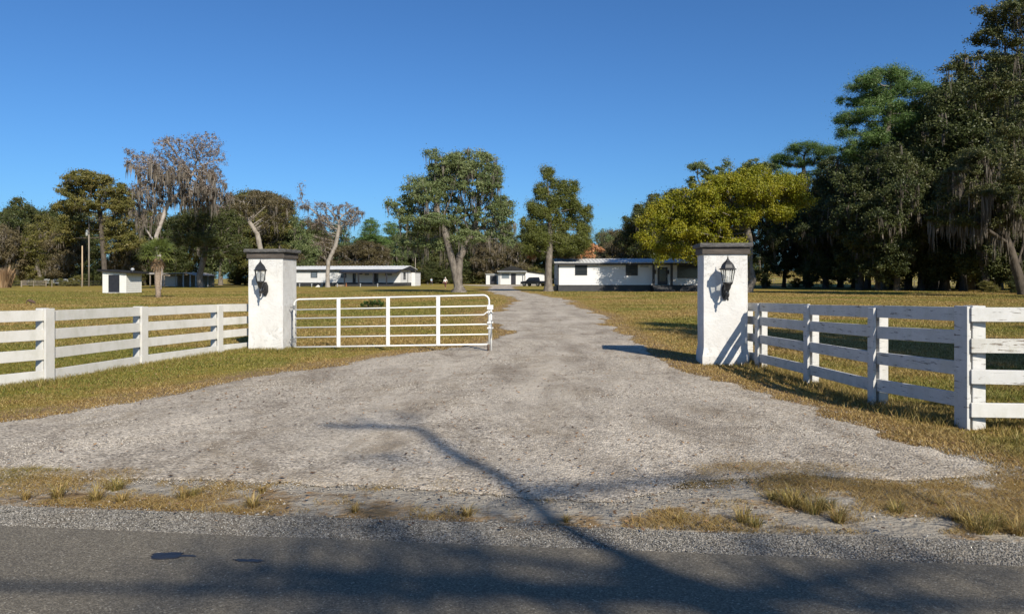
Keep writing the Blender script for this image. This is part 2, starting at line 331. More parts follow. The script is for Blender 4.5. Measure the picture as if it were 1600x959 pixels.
class MB:
    """collects boxes, prisms, tubes of ONE part"""
    def __init__(s): s.v = []; s.f = []
    def add(s, vs_, fs):
        n = len(s.v); s.v += [tuple(v) for v in vs_]; s.f += [tuple(i + n for i in f) for f in fs]; return s
    def box(s, x0, x1, y0, y1, z0, z1):
        return s.add([(x0, y0, z0), (x1, y0, z0), (x1, y1, z0), (x0, y1, z0), (x0, y0, z1), (x1, y0, z1), (x1, y1, z1), (x0, y1, z1)],
                     [(0, 3, 2, 1), (4, 5, 6, 7), (0, 1, 5, 4), (1, 2, 6, 5), (2, 3, 7, 6), (3, 0, 4, 7)])
    def beam(s, a, b, wid, hei, side=None):
        """box from a to b; wid horizontally across, hei vertical, bottom ends sheared to follow slope"""
        a = Vector(a); b = Vector(b); d = (b - a); h = Vector((d.x, d.y, 0)).normalized(); n = Vector((-h.y, h.x, 0)) * wid / 2; u = Vector((0, 0, hei / 2))
        vs_ = [a - n - u, b - n - u, b + n - u, a + n - u, a - n + u, b - n + u, b + n + u, a + n + u]
        return s.add(vs_, [(0, 3, 2, 1), (4, 5, 6, 7), (0, 1, 5, 4), (1, 2, 6, 5), (2, 3, 7, 6), (3, 0, 4, 7)])
    def prism(s, pts, y0, y1):
        """polygon in xz extruded along y"""
        n = len(pts)
        vs_ = [(x, y0, z) for x, z in pts] + [(x, y1, z) for x, z in pts]
        return s.add(vs_, [tuple(range(n)), tuple(range(2 * n - 1, n - 1, -1))] + [(i, i + n, (i + 1) % n + n, (i + 1) % n) for i in range(n)])
    def tube(s, pts, r, k=8, caps=True):
        pts = [Vector(p) for p in pts]; n = len(pts); rs = r if isinstance(r, (list, tuple)) else [r] * n
        base = len(s.v); up = Vector((0, 0, 1))
        for i, p in enumerate(pts):
            t = (pts[min(i + 1, n - 1)] - pts[max(i - 1, 0)]).normalized()
            if i == 0:
                a = t.cross(up); a = a.normalized() if a.length > .05 else Vector((1, 0, 0))
            else: a = (a - t * a.dot(t)).normalized()
            b = t.cross(a)
            for j in range(k):
                th = 2 * math.pi * j / k; s.v.append(tuple(p + (a * math.cos(th) + b * math.sin(th)) * rs[i]))
        for i in range(n - 1):
            for j in range(k):
                q = base + i * k; s.f.append((q + j, q + (j + 1) % k, q + k + (j + 1) % k, q + k + j))
        if caps:
            s.f.append(tuple(base + j for j in range(k))[::-1]); s.f.append(tuple(base + (n - 1) * k + j for j in range(k)))
        return s
    def lathe(s, prof, k=16, c=(0, 0, 0), rot=0.0):
        base = len(s.v)
        for r, z in prof:
            for j in range(k):
                th = 2 * math.pi * j / k + rot; s.v.append((c[0] + r * math.cos(th), c[1] + r * math.sin(th), c[2] + z))
        for i in range(len(prof) - 1):
            for j in range(k):
                q = base + i * k; s.f.append((q + j, q + (j + 1) % k, q + k + (j + 1) % k, q + k + j))
        s.f.append(tuple(base + j for j in range(k))[::-1]); s.f.append(tuple(base + (len(prof) - 1) * k + j for j in range(k)))
        return s
    def build(s, name, mat, parent=None, smooth=False, bevel=0.0, loc=None, rz=0):
        me = bpy.data.meshes.new(name); me.from_pydata(s.v, [], s.f); me.update()
        o = link(name, me, mat, parent, smooth, loc, rz)
        if bevel:
            m = o.modifiers.new('b', 'BEVEL'); m.width = bevel; m.segments = 2; m.limit_method = 'ANGLE'
        return o
def copy_tree(o, parent=None):
    c = o.copy(); C.objects.link(c); c.parent = parent
    for ch in [x for x in bpy.data.objects if x.parent == o]: copy_tree(ch, c)
    return c

# ---------------------------------------------------------------- numpy value noise
def vnoise(x, y, s, seed=0):
    x = np.asarray(x, float) / s; y = np.asarray(y, float) / s
    xi = np.floor(x); yi = np.floor(y); fx = x - xi; fy = y - yi; fx = fx * fx * (3 - 2 * fx); fy = fy * fy * (3 - 2 * fy)
    def h(a, b):
        v = np.sin(a * 127.1 + b * 311.7 + seed * 74.7) * 43758.5453; return v - np.floor(v)
    return (h(xi, yi) * (1 - fx) + h(xi + 1, yi) * fx) * (1 - fy) + (h(xi, yi + 1) * (1 - fx) + h(xi + 1, yi + 1) * fx) * fy
def fbm(x, y, s, seed=0, o=4):
    r = 0; a = .5; tot = 0
    for k in range(o): r = r + a * vnoise(x, y, s / 2 ** k, seed + k * 13); tot += a; a *= .55
    return r / tot - .5
def sstep(a, b, x): t = np.clip((x - a) / (b - a), 0, 1); return t * t * (3 - 2 * t)
def sdf_poly(x, y, P):
    """signed distance, positive inside"""
    x = np.asarray(x, float); y = np.asarray(y, float); best = np.full(x.shape, 1e9); ins = np.zeros(x.shape, bool)
    n = len(P)
    for i in range(n):
        ax, ay = P[i]; bx, by = P[(i + 1) % n]; ex, ey = bx - ax, by - ay
        t = np.clip(((x - ax) * ex + (y - ay) * ey) / (ex * ex + ey * ey + 1e-12), 0, 1)
        best = np.minimum(best, (x - ax - t * ex) ** 2 + (y - ay - t * ey) ** 2)
        c = ((ay > y) != (by > y)) & (x < (bx - ax) * (y - ay) / (by - ay + 1e-12) + ax); ins ^= c
    return np.where(ins, 1, -1) * np.sqrt(best)

# ---------------------------------------------------------------- ground layout
left_px = [(650, 553), (700, 546), (755, 538), (775, 531), (812, 522), (800, 514), (765, 504), (770, 491), (790, 482), (812, 471), (800, 465), (777, 459), (762, 455)]
right_px = [(815, 456), (842, 460), (888, 469), (900, 480), (948, 494), (940, 503), (962, 518), (1000, 545), (1030, 560), (1062, 580), (1130, 602), (1250, 645), (1400, 690), (1480, 712)]
DRIVE = [(-16, 7.2), (-9, 7.75), G(0, 662), G(100, 645), G(200, 628), G(400, 592), G(550, 567)] + [G(*p) for p in left_px]
DRIVE += [(-3.6, 118), (-4.2, 150), (-12, 172), (-13, 188), (10, 188), (9, 168), (0, 150), (.3, 112)]
DRIVE += [G(*p) for p in right_px] + [(4.0, 6.3), (3.3, 5.95), (2.2, 6.1), (1.4, 5.75), (.8, 5.3), (.2, 5.25), (-.4, 5.45), (-1.2, 5.75), (-2, 5.8), (-4.5, 5.95), (-8, 6.25), (-16, 6.8)]
RS = -0.1085                                                # slope of the road edge in plan
def road_edge(x): return 4.36 + RS * x + .03 * fbm(x, x * 0 + 3, .8, 5)
def shoulder_edge(x): return 4.76 + RS * x + .16 * fbm(x, x * 0 + 9, 1.3, 8)
def drive_sdf(x, y):
    d = sdf_poly(x, y, DRIVE)
    amp = np.clip(.35 + .03 * np.asarray(y), .4, 1.6) + .9 * sstep(1.5, 3.5, np.asarray(x)) * (1 - sstep(8, 11, np.asarray(y)))
    return d + amp * fbm(x, y, 1.7, 3) * 1.1 + .30 * fbm(x, y, .35, 8)
def height(x, y):
    return 5.0 * sstep(150, 330, y) * sstep(25, 75, x)

# ground sheet
def axis(near, far, step, grow):
    a = [0.0]; s = step
    while a[-1] < far:
        a.append(a[-1] + s)
        if a[-1] > near: s *= grow
    return np.array(a)
xs = axis(14, 2600, .16, 1.09); xs = np.concatenate([-xs[::-1][:-1], xs])
ys = np.concatenate([-axis(2, 400, .5, 1.3)[::-1][:-1], axis(22, 3600, .12, 1.035)])
X, Y = np.meshgrid(xs, ys); nx, ny = len(xs), len(ys)
Z = height(X, Y)
sd = sdf_poly(X, Y, DRIVE)
dry = (1 - sstep(.1, 1.5, -sd)) * (Y < 60) + .55 * (1 - sstep(0, 3, -sd)) * (Y >= 60)
dry = np.where((Y < 6.6), np.maximum(dry, .8), dry)
sand = np.where((Y < 7.0), .62 + .25 * sstep(0, 3, X) * (Y < 5.6), 0) + .45 * (1 - sstep(.0, .5, np.abs(sd))) * (Y < 30)
idx = np.arange(nx * ny).reshape(ny, nx)
quads = np.stack([idx[:-1, :-1], idx[:-1, 1:], idx[1:, 1:], idx[1:, :-1]], -1).reshape(-1, 4)
g = link('ground', npmesh('ground', np.stack([X, Y, Z], -1).reshape(-1, 3), quads, {'dry': dry.ravel(), 'sand': np.clip(sand, 0, 1).ravel()}), 'lawn', smooth=True)
tag(g, 'mown olive lawn and bare earth spreading to the trees', kind='structure')

def masked_sheet(name, xs, ys, fn, z, mat, bumpamp=0.0):
    """sheet over a grid, kept where fn(x,y)>0, its edge pulled onto the zero line"""
    X, Y = np.meshgrid(xs, ys); nx, ny = len(xs), len(ys); f = fn(X, Y)
    fc = (f[:-1, :-1] + f[1:, :-1] + f[:-1, 1:] + f[1:, 1:]) / 4; keep = fc > 0
    kp = np.zeros((ny + 1, nx + 1), bool); kp[1:-1, 1:-1] = keep
    used = kp[:-1, :-1] | kp[:-1, 1:] | kp[1:, :-1] | kp[1:, 1:]
    full = kp[:-1, :-1] & kp[:-1, 1:] & kp[1:, :-1] & kp[1:, 1:]
    edge = used & ~full
    gy, gxx = np.gradient(f, ys, xs)
    n2 = gy ** 2 + gxx ** 2 + 1e-6
    cx = np.gradient(xs)[None, :] * .6; cy = np.gradient(ys)[:, None] * .6
    dx = np.clip(-f * gxx / n2, -cx, cx); dy = np.clip(-f * gy / n2, -cy, cy)
    X2 = np.where(edge, X + dx, X); Y2 = np.where(edge, Y + dy, Y)
    Zz = z + bumpamp * (fbm(X, Y, 1.1, 4) + .5) * ~edge
    idx = np.arange(nx * ny).reshape(ny, nx)
    q = np.stack([idx[:-1, :-1], idx[:-1, 1:], idx[1:, 1:], idx[1:, :-1]], -1)[keep]
    u, inv = np.unique(q, return_inverse=True)
    V = np.stack([X2, Y2, Zz], -1).reshape(-1, 3)[u]
    off = V[:, 0] - centre_x(V[:, 1]) + .5 * fbm(V[:, 0] * .3, V[:, 1], 6.0, 201)
    rut = np.exp(-((np.abs(off) - .95) / .34) ** 2) * sstep(6.5, 10, V[:, 1])
    return link(name, npmesh(name, V, inv.reshape(-1, 4), {'rut': rut}), mat, smooth=True)
dys = [5.0]
while dys[-1] < 192: dys.append(dys[-1] + max(.05, .0045 * dys[-1] ** 1.35 * .45))
def centre_x(y): return np.interp(y, [5, 10, 14, 20, 30, 45, 60, 75, 90, 120, 190], [-.6, -.6, -.2, .9, 1.5, 1.7, 1.6, .9, -.6, -2.5, -2])
o = masked_sheet('gravel_drive', np.arange(-16, 10.01, .07), np.array(dys), drive_sdf, .006, 'gravel', .022)
tag(o, 'pale gravel drive running back between the pillars', kind='structure')
rx = np.arange(-16, 16.01, .08)
def strip(name, e0, e1, n, z, mat):
    a = e0(rx); b = e1(rx); rows = [a + (b - a) * k / (n - 1) for k in range(n)]
    V = np.stack([np.tile(rx, n), np.concatenate(rows), np.full(len(rx) * n, z)], -1)
    idx = np.arange(len(rx) * n).reshape(n, len(rx))
    return link(name, npmesh(name, V, np.stack([idx[:-1, :-1], idx[:-1, 1:], idx[1:, 1:], idx[1:, :-1]], -1).reshape(-1, 4)), mat, smooth=True)
o = strip('road_shoulder', lambda x: road_edge(x) - .05, shoulder_edge, 4, .010, 'shoulder'); tag(o, 'strip of grey chippings along the road edge', kind='structure')
o = strip('road', lambda x: -2.5 + RS * x, road_edge, 14, .018, 'asphalt'); tag(o, 'dark asphalt road across the foreground', kind='structure')
me = MB(); me.box(-150, -16, -2.5, 4.3, -.2, .018); me.box(16, 150, -2.5, 4.3, -.2, .018)
for k in range(len(me.v)):
    x, y, z = me.v[k]; me.v[k] = (x, y + RS * x, z)
o = me.build('road', 'asphalt'); tag(o, 'asphalt road running on beyond both sides of the picture', kind='structure')
# tar patches
for px, py, a, b, sd_, lab in ((265, 873, .13, .05, 2, 'larger black tar blot on the asphalt at the left'), (388, 881, .09, .022, 5, 'smaller faint tar smear on the asphalt right of the larger blot')):
    x0, y0 = G(px, py); rr = random.Random(sd_); mb = MB(); n = 22; vs_ = []
    for k in range(n):
        th = 2 * math.pi * k / n; r_ = rr.uniform(.6, 1.25); vs_.append((a * r_ * math.cos(th), b * r_ * math.sin(th), 0))
    top = [(x * .9, y * .9, .004) for x, y, _ in vs_]
    mb.add(vs_ + top, [tuple(range(n, 2 * n))] + [(k, (k + 1) % n, n + (k + 1) % n, n + k) for k in range(n)])
    tag(mb.build('tar_patch', 'tar', loc=(x0, y0, .019), rz=-.1), lab, 'tar patch')

# ---------------------------------------------------------------- gravel stones
rng = np.random.default_rng(7)
OCT = np.array([(1, 0, 0), (0, 1, 0), (-1, 0, 0), (0, -1, 0), (0, 0, 1), (0, 0, -.6)], float)
OCF = np.array([(0, 1, 4), (1, 2, 4), (2, 3, 4), (3, 0, 4), (1, 0, 5), (2, 1, 5), (3, 2, 5), (0, 3, 5)])
def stones(name, P, size, z, mat, label, cat):
    n = len(P); V = np.repeat(OCT[None], n, 0) * (1 + rng.uniform(-.35, .35, (n, 6, 3)))
    V *= size[:, None, None] * np.stack([np.ones(n), rng.uniform(.6, 1, n), rng.uniform(.35, .75, n)], -1)[:, None, :]
    th = rng.uniform(0, 6.28, n); c, s_ = np.cos(th)[:, None], np.sin(th)[:, None]
    x = V[:, :, 0] * c - V[:, :, 1] * s_; y = V[:, :, 0] * s_ + V[:, :, 1] * c
    V = np.stack([x + P[:, 0:1], y + P[:, 1:2], V[:, :, 2] + z], -1)
    Fc = (OCF[None] + (np.arange(n) * 6)[:, None, None]).reshape(-1, 3)
    o = link(name, npmesh(name, V.reshape(-1, 3), Fc, {'rnd': np.repeat(rng.uniform(0, 1, n), 6)}), mat)
    return tag(o, label, cat, kind='stuff')
def sample(n, dmin, dmax, power, xr=None, half=.74):
    """points in the view wedge with density ~ d^-power per area"""
    u = rng.uniform(0, 1, n); e = 2 - power
    d = (dmin ** e + u * (dmax ** e - dmin ** e)) ** (1 / e) if abs(e) > 1e-6 else dmin * (dmax / dmin) ** u
    x = rng.uniform(-half, half, n) * (d + 1)
    return np.stack([x, d], -1)
P = sample(330000, 5.0, 60, 2.0); sdv = drive_sdf(P[:, 0], P[:, 1])
P = P[(sdv > -.02 - rng.exponential(1, len(P)) * np.where(P[:, 1] < 6.6, .13, .10)) & (P[:, 1] > shoulder_edge(P[:, 0]))]
P = P[fbm(P[:, 0], P[:, 1] * 1.6, 1.4, 31) > rng.uniform(-.62, .18, len(P))]
stones('gravel', P, rng.uniform(.004, .011, len(P)) * (1 + P[:, 1] * .035) * np.where(drive_sdf(P[:, 0], P[:, 1]) < 0, .75, 1), .012, 'pebble', 'loose pale stones lying over the drive', 'gravel')
P = sample(110000, 4.0, 5.7, 0.0, half=.8); m_ = (P[:, 1] > road_edge(P[:, 0]) - .03 * rng.exponential(1, len(P))) & (P[:, 1] < shoulder_edge(P[:, 0]) - .04 + rng.exponential(.05, len(P)))
P = P[m_]; stones('gravel', P, rng.uniform(.003, .008, len(P)), .012, 'chip', 'grey chippings lying along the edge of the asphalt', 'gravel')
# bigger pale lumps in the verge
P = sample(420, 4.9, 6.4, 0.0); m_ = (P[:, 1] > shoulder_edge(P[:, 0])) & (fbm(P[:, 0], P[:, 1], .8, 51) > .02); P = P[m_]
stones('gravel', P, rng.uniform(.006, .017, len(P)), .005, 'pebble', 'pale limestone lumps scattered in the sandy verge', 'gravel')

P = sample(16000, 4.6, 30, 1.3); P = P[(P[:, 1] > shoulder_edge(P[:, 0]) - .2) & (fbm(P[:, 0], P[:, 1], 1.4, 91) + .25 * rng.uniform(-1, 1, len(P)) > .02)]
lm = leaf_mesh_flat = None
n_ = len(P); th_ = rng.uniform(0, 6.28, n_); sz_ = rng.uniform(.008, .022, n_) * (1 + P[:, 1] * .03); a_ = np.stack([np.cos(th_), np.sin(th_), rng.uniform(-.3, .3, n_)], -1) * sz_[:, None]; b_ = np.stack([-np.sin(th_), np.cos(th_), rng.uniform(-.3, .3, n_)], -1) * (sz_ * .5)[:, None]
c_ = np.stack([P[:, 0], P[:, 1], np.full(n_, .034)], -1)
o = link('fallen_leaves', npmesh('fallen_leaves', np.stack([c_ - a_, c_ + b_, c_ + a_, c_ - b_], 1).reshape(-1, 3), np.arange(4 * n_).reshape(n_, 4), {'rnd': np.repeat(rng.uniform(0, 1, n_), 4)}), rnd_mat('litter', [(0, (.05, .03, .018)), (.5, (.16, .09, .045)), (1, (.34, .22, .12))]))
tag(o, 'small brown leaves and straw littering the drive and verge', 'leaf litter', kind='stuff')
# ---------------------------------------------------------------- grass
def blades(name, P, hgt, wid, dryv, lean, label, cat, z=None):
    n = len(P); th = rng.uniform(0, 6.28, n); ph = rng.uniform(0, 6.28, n)
    wx, wy = np.cos(th) * wid, np.sin(th) * wid
    lx, ly = np.cos(ph) * hgt * lean, np.sin(ph) * hgt * lean
    zb = np.zeros(n) if z is None else z
    b0 = np.stack([P[:, 0] - wx, P[:, 1] - wy, zb], -1); b1 = np.stack([P[:, 0] + wx, P[:, 1] + wy, zb], -1)
    m0 = np.stack([P[:, 0] - wx * .7 + lx * .35, P[:, 1] - wy * .7 + ly * .35, zb + hgt * .6], -1)
    m1 = np.stack([P[:, 0] + wx * .7 + lx * .35, P[:, 1] + wy * .7 + ly * .35, zb + hgt * .6], -1)
    tp = np.stack([P[:, 0] + lx, P[:, 1] + ly, zb + hgt], -1)
    V = np.stack([b0, b1, m1, m0, tp], 1).reshape(-1, 3); k = np.arange(n) * 5
    F1 = np.stack([k, k + 1, k + 2], -1); F2 = np.stack([k, k + 2, k + 3], -1); F3 = np.stack([k + 3, k + 2, k + 4], -1)
    o = link(name, npmesh(name, V, np.concatenate([F1, F2, F3]), {'rnd': np.repeat(rng.uniform(0, 1, n), 5), 'dry': np.repeat(np.clip(dryv, 0, 1), 5)}), 'blade')
    return tag(o, label, cat, kind='stuff') if label else o
LP = [((0, 605)), ((75, 596)), ((228, 570)), ((343, 552))]     # left fence feet in the picture
P = sample(900000, 5.6, 95, 2.0)
sdv = -drive_sdf(P[:, 0], P[:, 1]); patch = fbm(P[:, 0], P[:, 1] * 1.3, 3.2, 21); fine = fbm(P[:, 0], P[:, 1], .5, 22)
keep = (sdv > 0.02 + .5 * np.abs(fine) * rng.uniform(0, 1, len(P))) & (P[:, 1] > 6.2 + .2 * fine)
keep &= rng.uniform(0, 1, len(P)) < np.clip(.85 + 1.6 * fine + .9 * patch, .15, 1)
P = P[keep]; sdv = sdv[keep]; patch = patch[keep]; fine = fine[keep]
rim = 1 - sstep(.3, 2.2, sdv + 1.6 * fine)
bigp = fbm(P[:, 0], P[:, 1] * 1.35, 9.0, 77, 3)
dv = np.clip(.52 + 1.0 * fine + 2.0 * patch + 3.4 * bigp, .03, 1) * .95; dv = np.maximum(dv, rim)
lv = (P[:, 0] < -2.5) & (P[:, 1] < 17); dv = np.where(lv, np.clip(1.15 - .75 * sdv + 1.6 * fine + .8 * patch, .0, 1), dv)
h = rng.uniform(.018, .05, len(P)) * (1 + .8 * np.clip(fine * 2 + .3, 0, 1)) * (1 - .4 * rim)
h = np.where(lv, h * .6, h)
blades('grass', P, h, .0016 + .00034 * P[:, 1], dv + rng.normal(0, .15, len(P)), .95, 'short patchy olive and tan lawn grass', 'grass')
P = sample(420000, 5.8, 45, 2.0); sdv = drive_sdf(P[:, 0], P[:, 1]); fine = fbm(P[:, 0], P[:, 1], .6, 122); wide = fbm(P[:, 0], P[:, 1], 2.3, 123)
P_k = (P[:, 1] > 7.2) & (sdv > -.2) & (sdv < .75 + 2.4 * wide) & (fine + .25 * wide > rng.uniform(-.05, .22, len(P)) + .16 * np.clip(sdv, 0, 1)); P = P[P_k]
blades('grass', P, rng.uniform(.008, .026, len(P)), .0013 + .0003 * P[:, 1], rng.uniform(.75, 1.1, len(P)), 1.8, 'thin dry grass creeping over the edges of the drive', 'grass')
P = np.stack([rng.uniform(.8, 7.5, 260000), rng.uniform(5.6, 8.2, 260000)], -1); f1 = fbm(P[:, 0], P[:, 1] * 1.5, 1.3, 141); f2 = fbm(P[:, 0], P[:, 1], .28, 142); sdv = drive_sdf(P[:, 0], P[:, 1])
P = P[(sdv < .9) & (f1 + .6 * f2 - .28 * np.clip(sdv, 0, 2) > rng.uniform(.0, .16, len(P)))]
blades('grass', P, rng.uniform(.006, .024, len(P)), rng.uniform(.0010, .0022, len(P)), rng.uniform(.7, 1.1, len(P)), 1.9, 'dry matted grass spreading over the near right rim of the gravel', 'grass')
# rough longer grass beside both fences and round the pillar feet
def along(a, b, n, spread, off=0.0):
    a = np.array(a); b = np.array(b); t = rng.uniform(0, 1, n)[:, None]; p = a + (b - a) * t
    d = (b - a) / np.linalg.norm(b - a); nn = np.array([-d[1], d[0]])
    return p + nn * (off + rng.normal(0, spread, n))[:, None]
FL = [(-9.2, 7.3), (-7.55, 10.6), (-7.2, 11.4), (-6.88, 13.7), (-6.34, 15.9), (-6.03, 16.7)]
FR = [(4.45, 14.0), (4.52, 13.3), (4.53, 11.15), (4.57, 9.25), (4.86, 7.9)]
FR2 = [(4.93, 7.83), (7.2, 7.55), (9.5, 7.3)]
L_ = [along(FL[i], FL[i + 1], 2600, .22, -.05) for i in range(5)] + [along((-6.0, 16.35), (-4.7, 16.2), 2600, .16)]
L_ += [along(FR[i], FR[i + 1], 2600, .2, .05) for i in range(4)] + [along(FR2[i], FR2[i + 1], 5200, .5, .25) for i in range(2)]
P = np.concatenate(L_); fine = fbm(P[:, 0], P[:, 1], .45, 44); P = P[(fine > -.2) & (drive_sdf(P[:, 0], P[:, 1]) < .1)]
fine = fbm(P[:, 0], P[:, 1], .45, 44)
blades('grass', P, rng.uniform(.03, .12, len(P)) * (1 + fine) * np.where(P[:, 0] < 0, .75, 1), rng.uniform(.002, .0045, len(P)), rng.uniform(.0, .9, len(P)) * (P[:, 0] < 0) * .8 + (P[:, 0] > 0) * rng.uniform(.3, 1, len(P)), .6, 'longer rough grass standing along the white fences', 'grass')
# patchy verge between the shoulder and the drive
P = np.stack([rng.uniform(-9, 9, 620000), rng.uniform(4.6, 7.4, 620000)], -1)
pat = fbm(P[:, 0], P[:, 1] * 1.7, 1.15, 61) + .12 * sstep(1, 3, P[:, 0]) + .05 * (P[:, 0] < -1) ; fine = fbm(P[:, 0], P[:, 1], .22, 62)
up = np.where(P[:, 0] > 1.5, 6.3, 5.95 - .3 * sstep(-1.5, .3, P[:, 0]) - .05 * P[:, 0] * (P[:, 0] < 0))
keep = (P[:, 1] > shoulder_edge(P[:, 0]) + .05) & (P[:, 1] < up + .25 * fine) & (pat + .7 * fine > rng.uniform(-.11, .05, len(P)) + .1 * np.exp(-((P[:, 0] - .5) / .9) ** 2))
P = P[keep]; fine = fine[keep]; pat = pat[keep]
gr = np.clip(.5 + 3.0 * fbm(P[:, 0], P[:, 1], 1.6, 66), 0, 1) * (P[:, 0] < 0) 
blades('grass', P, rng.uniform(.006, .028, len(P)) * (1 + np.clip(pat * 3, 0, 1)), rng.uniform(.0010, .0022, len(P)), np.clip(1 - .8 * gr + rng.normal(0, .2, len(P)), 0, 1), 1.9, 'thin matted grass patches on the sandy verge', 'grass')
# single tufts on the verge
def tuft_mesh(seed, n=110, H=.2, R_=.07, dr=.6):
    q = np.random.default_rng(seed); a = q.uniform(0, 6.28, n); r = R_ * np.sqrt(q.uniform(0, 1, n)) * .6
    bx, by = np.cos(a) * r, np.sin(a) * r; hh = H * q.uniform(.45, 1, n); out = q.uniform(.3, 1.3, n)
    dxx, dyy = np.cos(a + q.normal(0, .5, n)), np.sin(a + q.normal(0, .5, n)); V = []; wv = .0028
    sx, sy = -dyy * wv, dxx * wv
    for f_, zf, wf in ((0, 0, 1), (.3, .55, .85), (.65, .85, .6), (1.05, 1.0, .1)):
        V.append(np.stack([bx + dxx * out * hh * f_ - sx * wf, by + dyy * out * hh * f_ - sy * wf, hh * zf * (1 - .35 * f_ * (out > .9))], -1))
        V.append(np.stack([bx + dxx * out * hh * f_ + sx * wf, by + dyy * out * hh * f_ + sy * wf, hh * zf * (1 - .35 * f_ * (out > .9))], -1))
    V = np.stack(V, 1).reshape(-1, 3); k = (np.arange(n) * 8)[:, None]
    Fc = np.concatenate([k + np.array([[2 * i, 2 * i + 1, 2 * i + 3, 2 * i + 2]]) for i in range(3)])
    return npmesh('grass_tuft', V, Fc, {'rnd': np.repeat(q.uniform(0, 1, n), 8), 'dry': np.repeat(np.clip(dr + q.normal(0, .25, n), 0, 1), 8)})
tm = [tuft_mesh(s, d_n, H, r_, dr) for s, d_n, H, r_, dr in ((1, 120, .16, .08, .75), (2, 150, .13, .12, .55), (3, 90, .11, .06, .85), (4, 190, .2, .16, .6))]
for m_ in tm: m_.materials.append(M['blade'])
rr = random.Random(11)
for k, (px, py, mi, sc) in enumerate([(90, 778, 0, 1), (150, 782, 0, 1), (180, 765, 1, 1), (285, 780, 2, 1.1), (300, 775, 1, .8), (190, 785, 2, 1), (395, 792, 0, .9), (410, 770, 2, .8), (555, 800, 2, .8), (730, 806, 2, 1), (885, 815, 2, .7),
        (1160, 815, 0, 1), (1180, 822, 1, .8), (1060, 815, 2, .8), (1240, 790, 3, 1), (1270, 800, 3, .9), (1310, 815, 0, 1.1), (1290, 795, 1, 1), (1400, 800, 1, .8), (1500, 815, 0, 1.1), (1530, 830, 3, 1), (1560, 825, 1, 1.1), (1470, 790, 2, 1), (1590, 835, 0, 1), (40, 780, 2, .9), (1210, 780, 1, .8)]):
    x0, y0 = G(px, py)
    o = bpy.data.objects.new('grass_tuft', tm[mi]); C.objects.link(o); o.location = (x0, y0, 0); o.rotation_euler = (0, 0, rr.uniform(0, 6)); o.scale = (sc * .75,) * 3
    tag(o, 'dry upright tuft of grass on the sandy verge by the road', 'grass tuft', 'grass tufts on the road verge')

# ---------------------------------------------------------------- gate pillars with lanterns
PR = R(-6)
def pillar(cx, cy, rz, label, wdt=.79, plinth=False):
    e = empty('gate_pillar', (cx, cy, 0), rz, label, 'pillar', 'white pillars either side of the drive')
    h = wdt / 2; n = 14; V = []; Fs = []; q = random.Random(int(cx * 10))
    mb = MB(); rows = 26; per = 4 * 8; zs = [2.06 * k / rows for k in range(rows + 1)]
    for zv in zs:
        for sidx in range(4):
            for j in range(8):
                t_ = -h + 2 * h * j / 8
                x, y = [(t_, -h), (h, t_), (-t_, h), (-h, -t_)][sidx]
                out = 0.0
                if plinth and zv < .27: out = .024 * (1 - max(0, (zv - .19) / .08))
                s_ = (h + out) / h
                w_ = .007 * (math.sin(zv * 9 + x * 13) + math.sin(y * 17 + zv * 5 + 2)) * .5
                mb.v.append(((x) * (s_ + w_), (y) * (s_ + w_), zv))
    for r_ in range(rows):
        for j in range(per):
            mb.f.append((r_ * per + j, r_ * per + (j + 1) % per, (r_ + 1) * per + (j + 1) % per, (r_ + 1) * per + j))
    mb.build('shaft', 'stucco', e, bevel=.0)
    b = MB().box(-h - .035, h + .035, -h - .035, h + .035, 2.045, 2.17)
    b.build('cap_band', 'cap_wood', e, bevel=.012)
    b = MB().box(-h - .085, h + .085, -h - .085, h + .085, 2.172, 2.252)
    b.build('cap_slab', 'cap_stone', e, bevel=.018)
    return e
PLc = (-5.43, 16.72); PRc = (3.985, 13.98)
pillar(*PLc, PR * .8, 'white stucco pillar with dark cap left of the drive, beside the open tube gate')
pillar(*PRc, PR, 'white stucco pillar with dark cap right of the drive, striped by fence shadow', plinth=True)
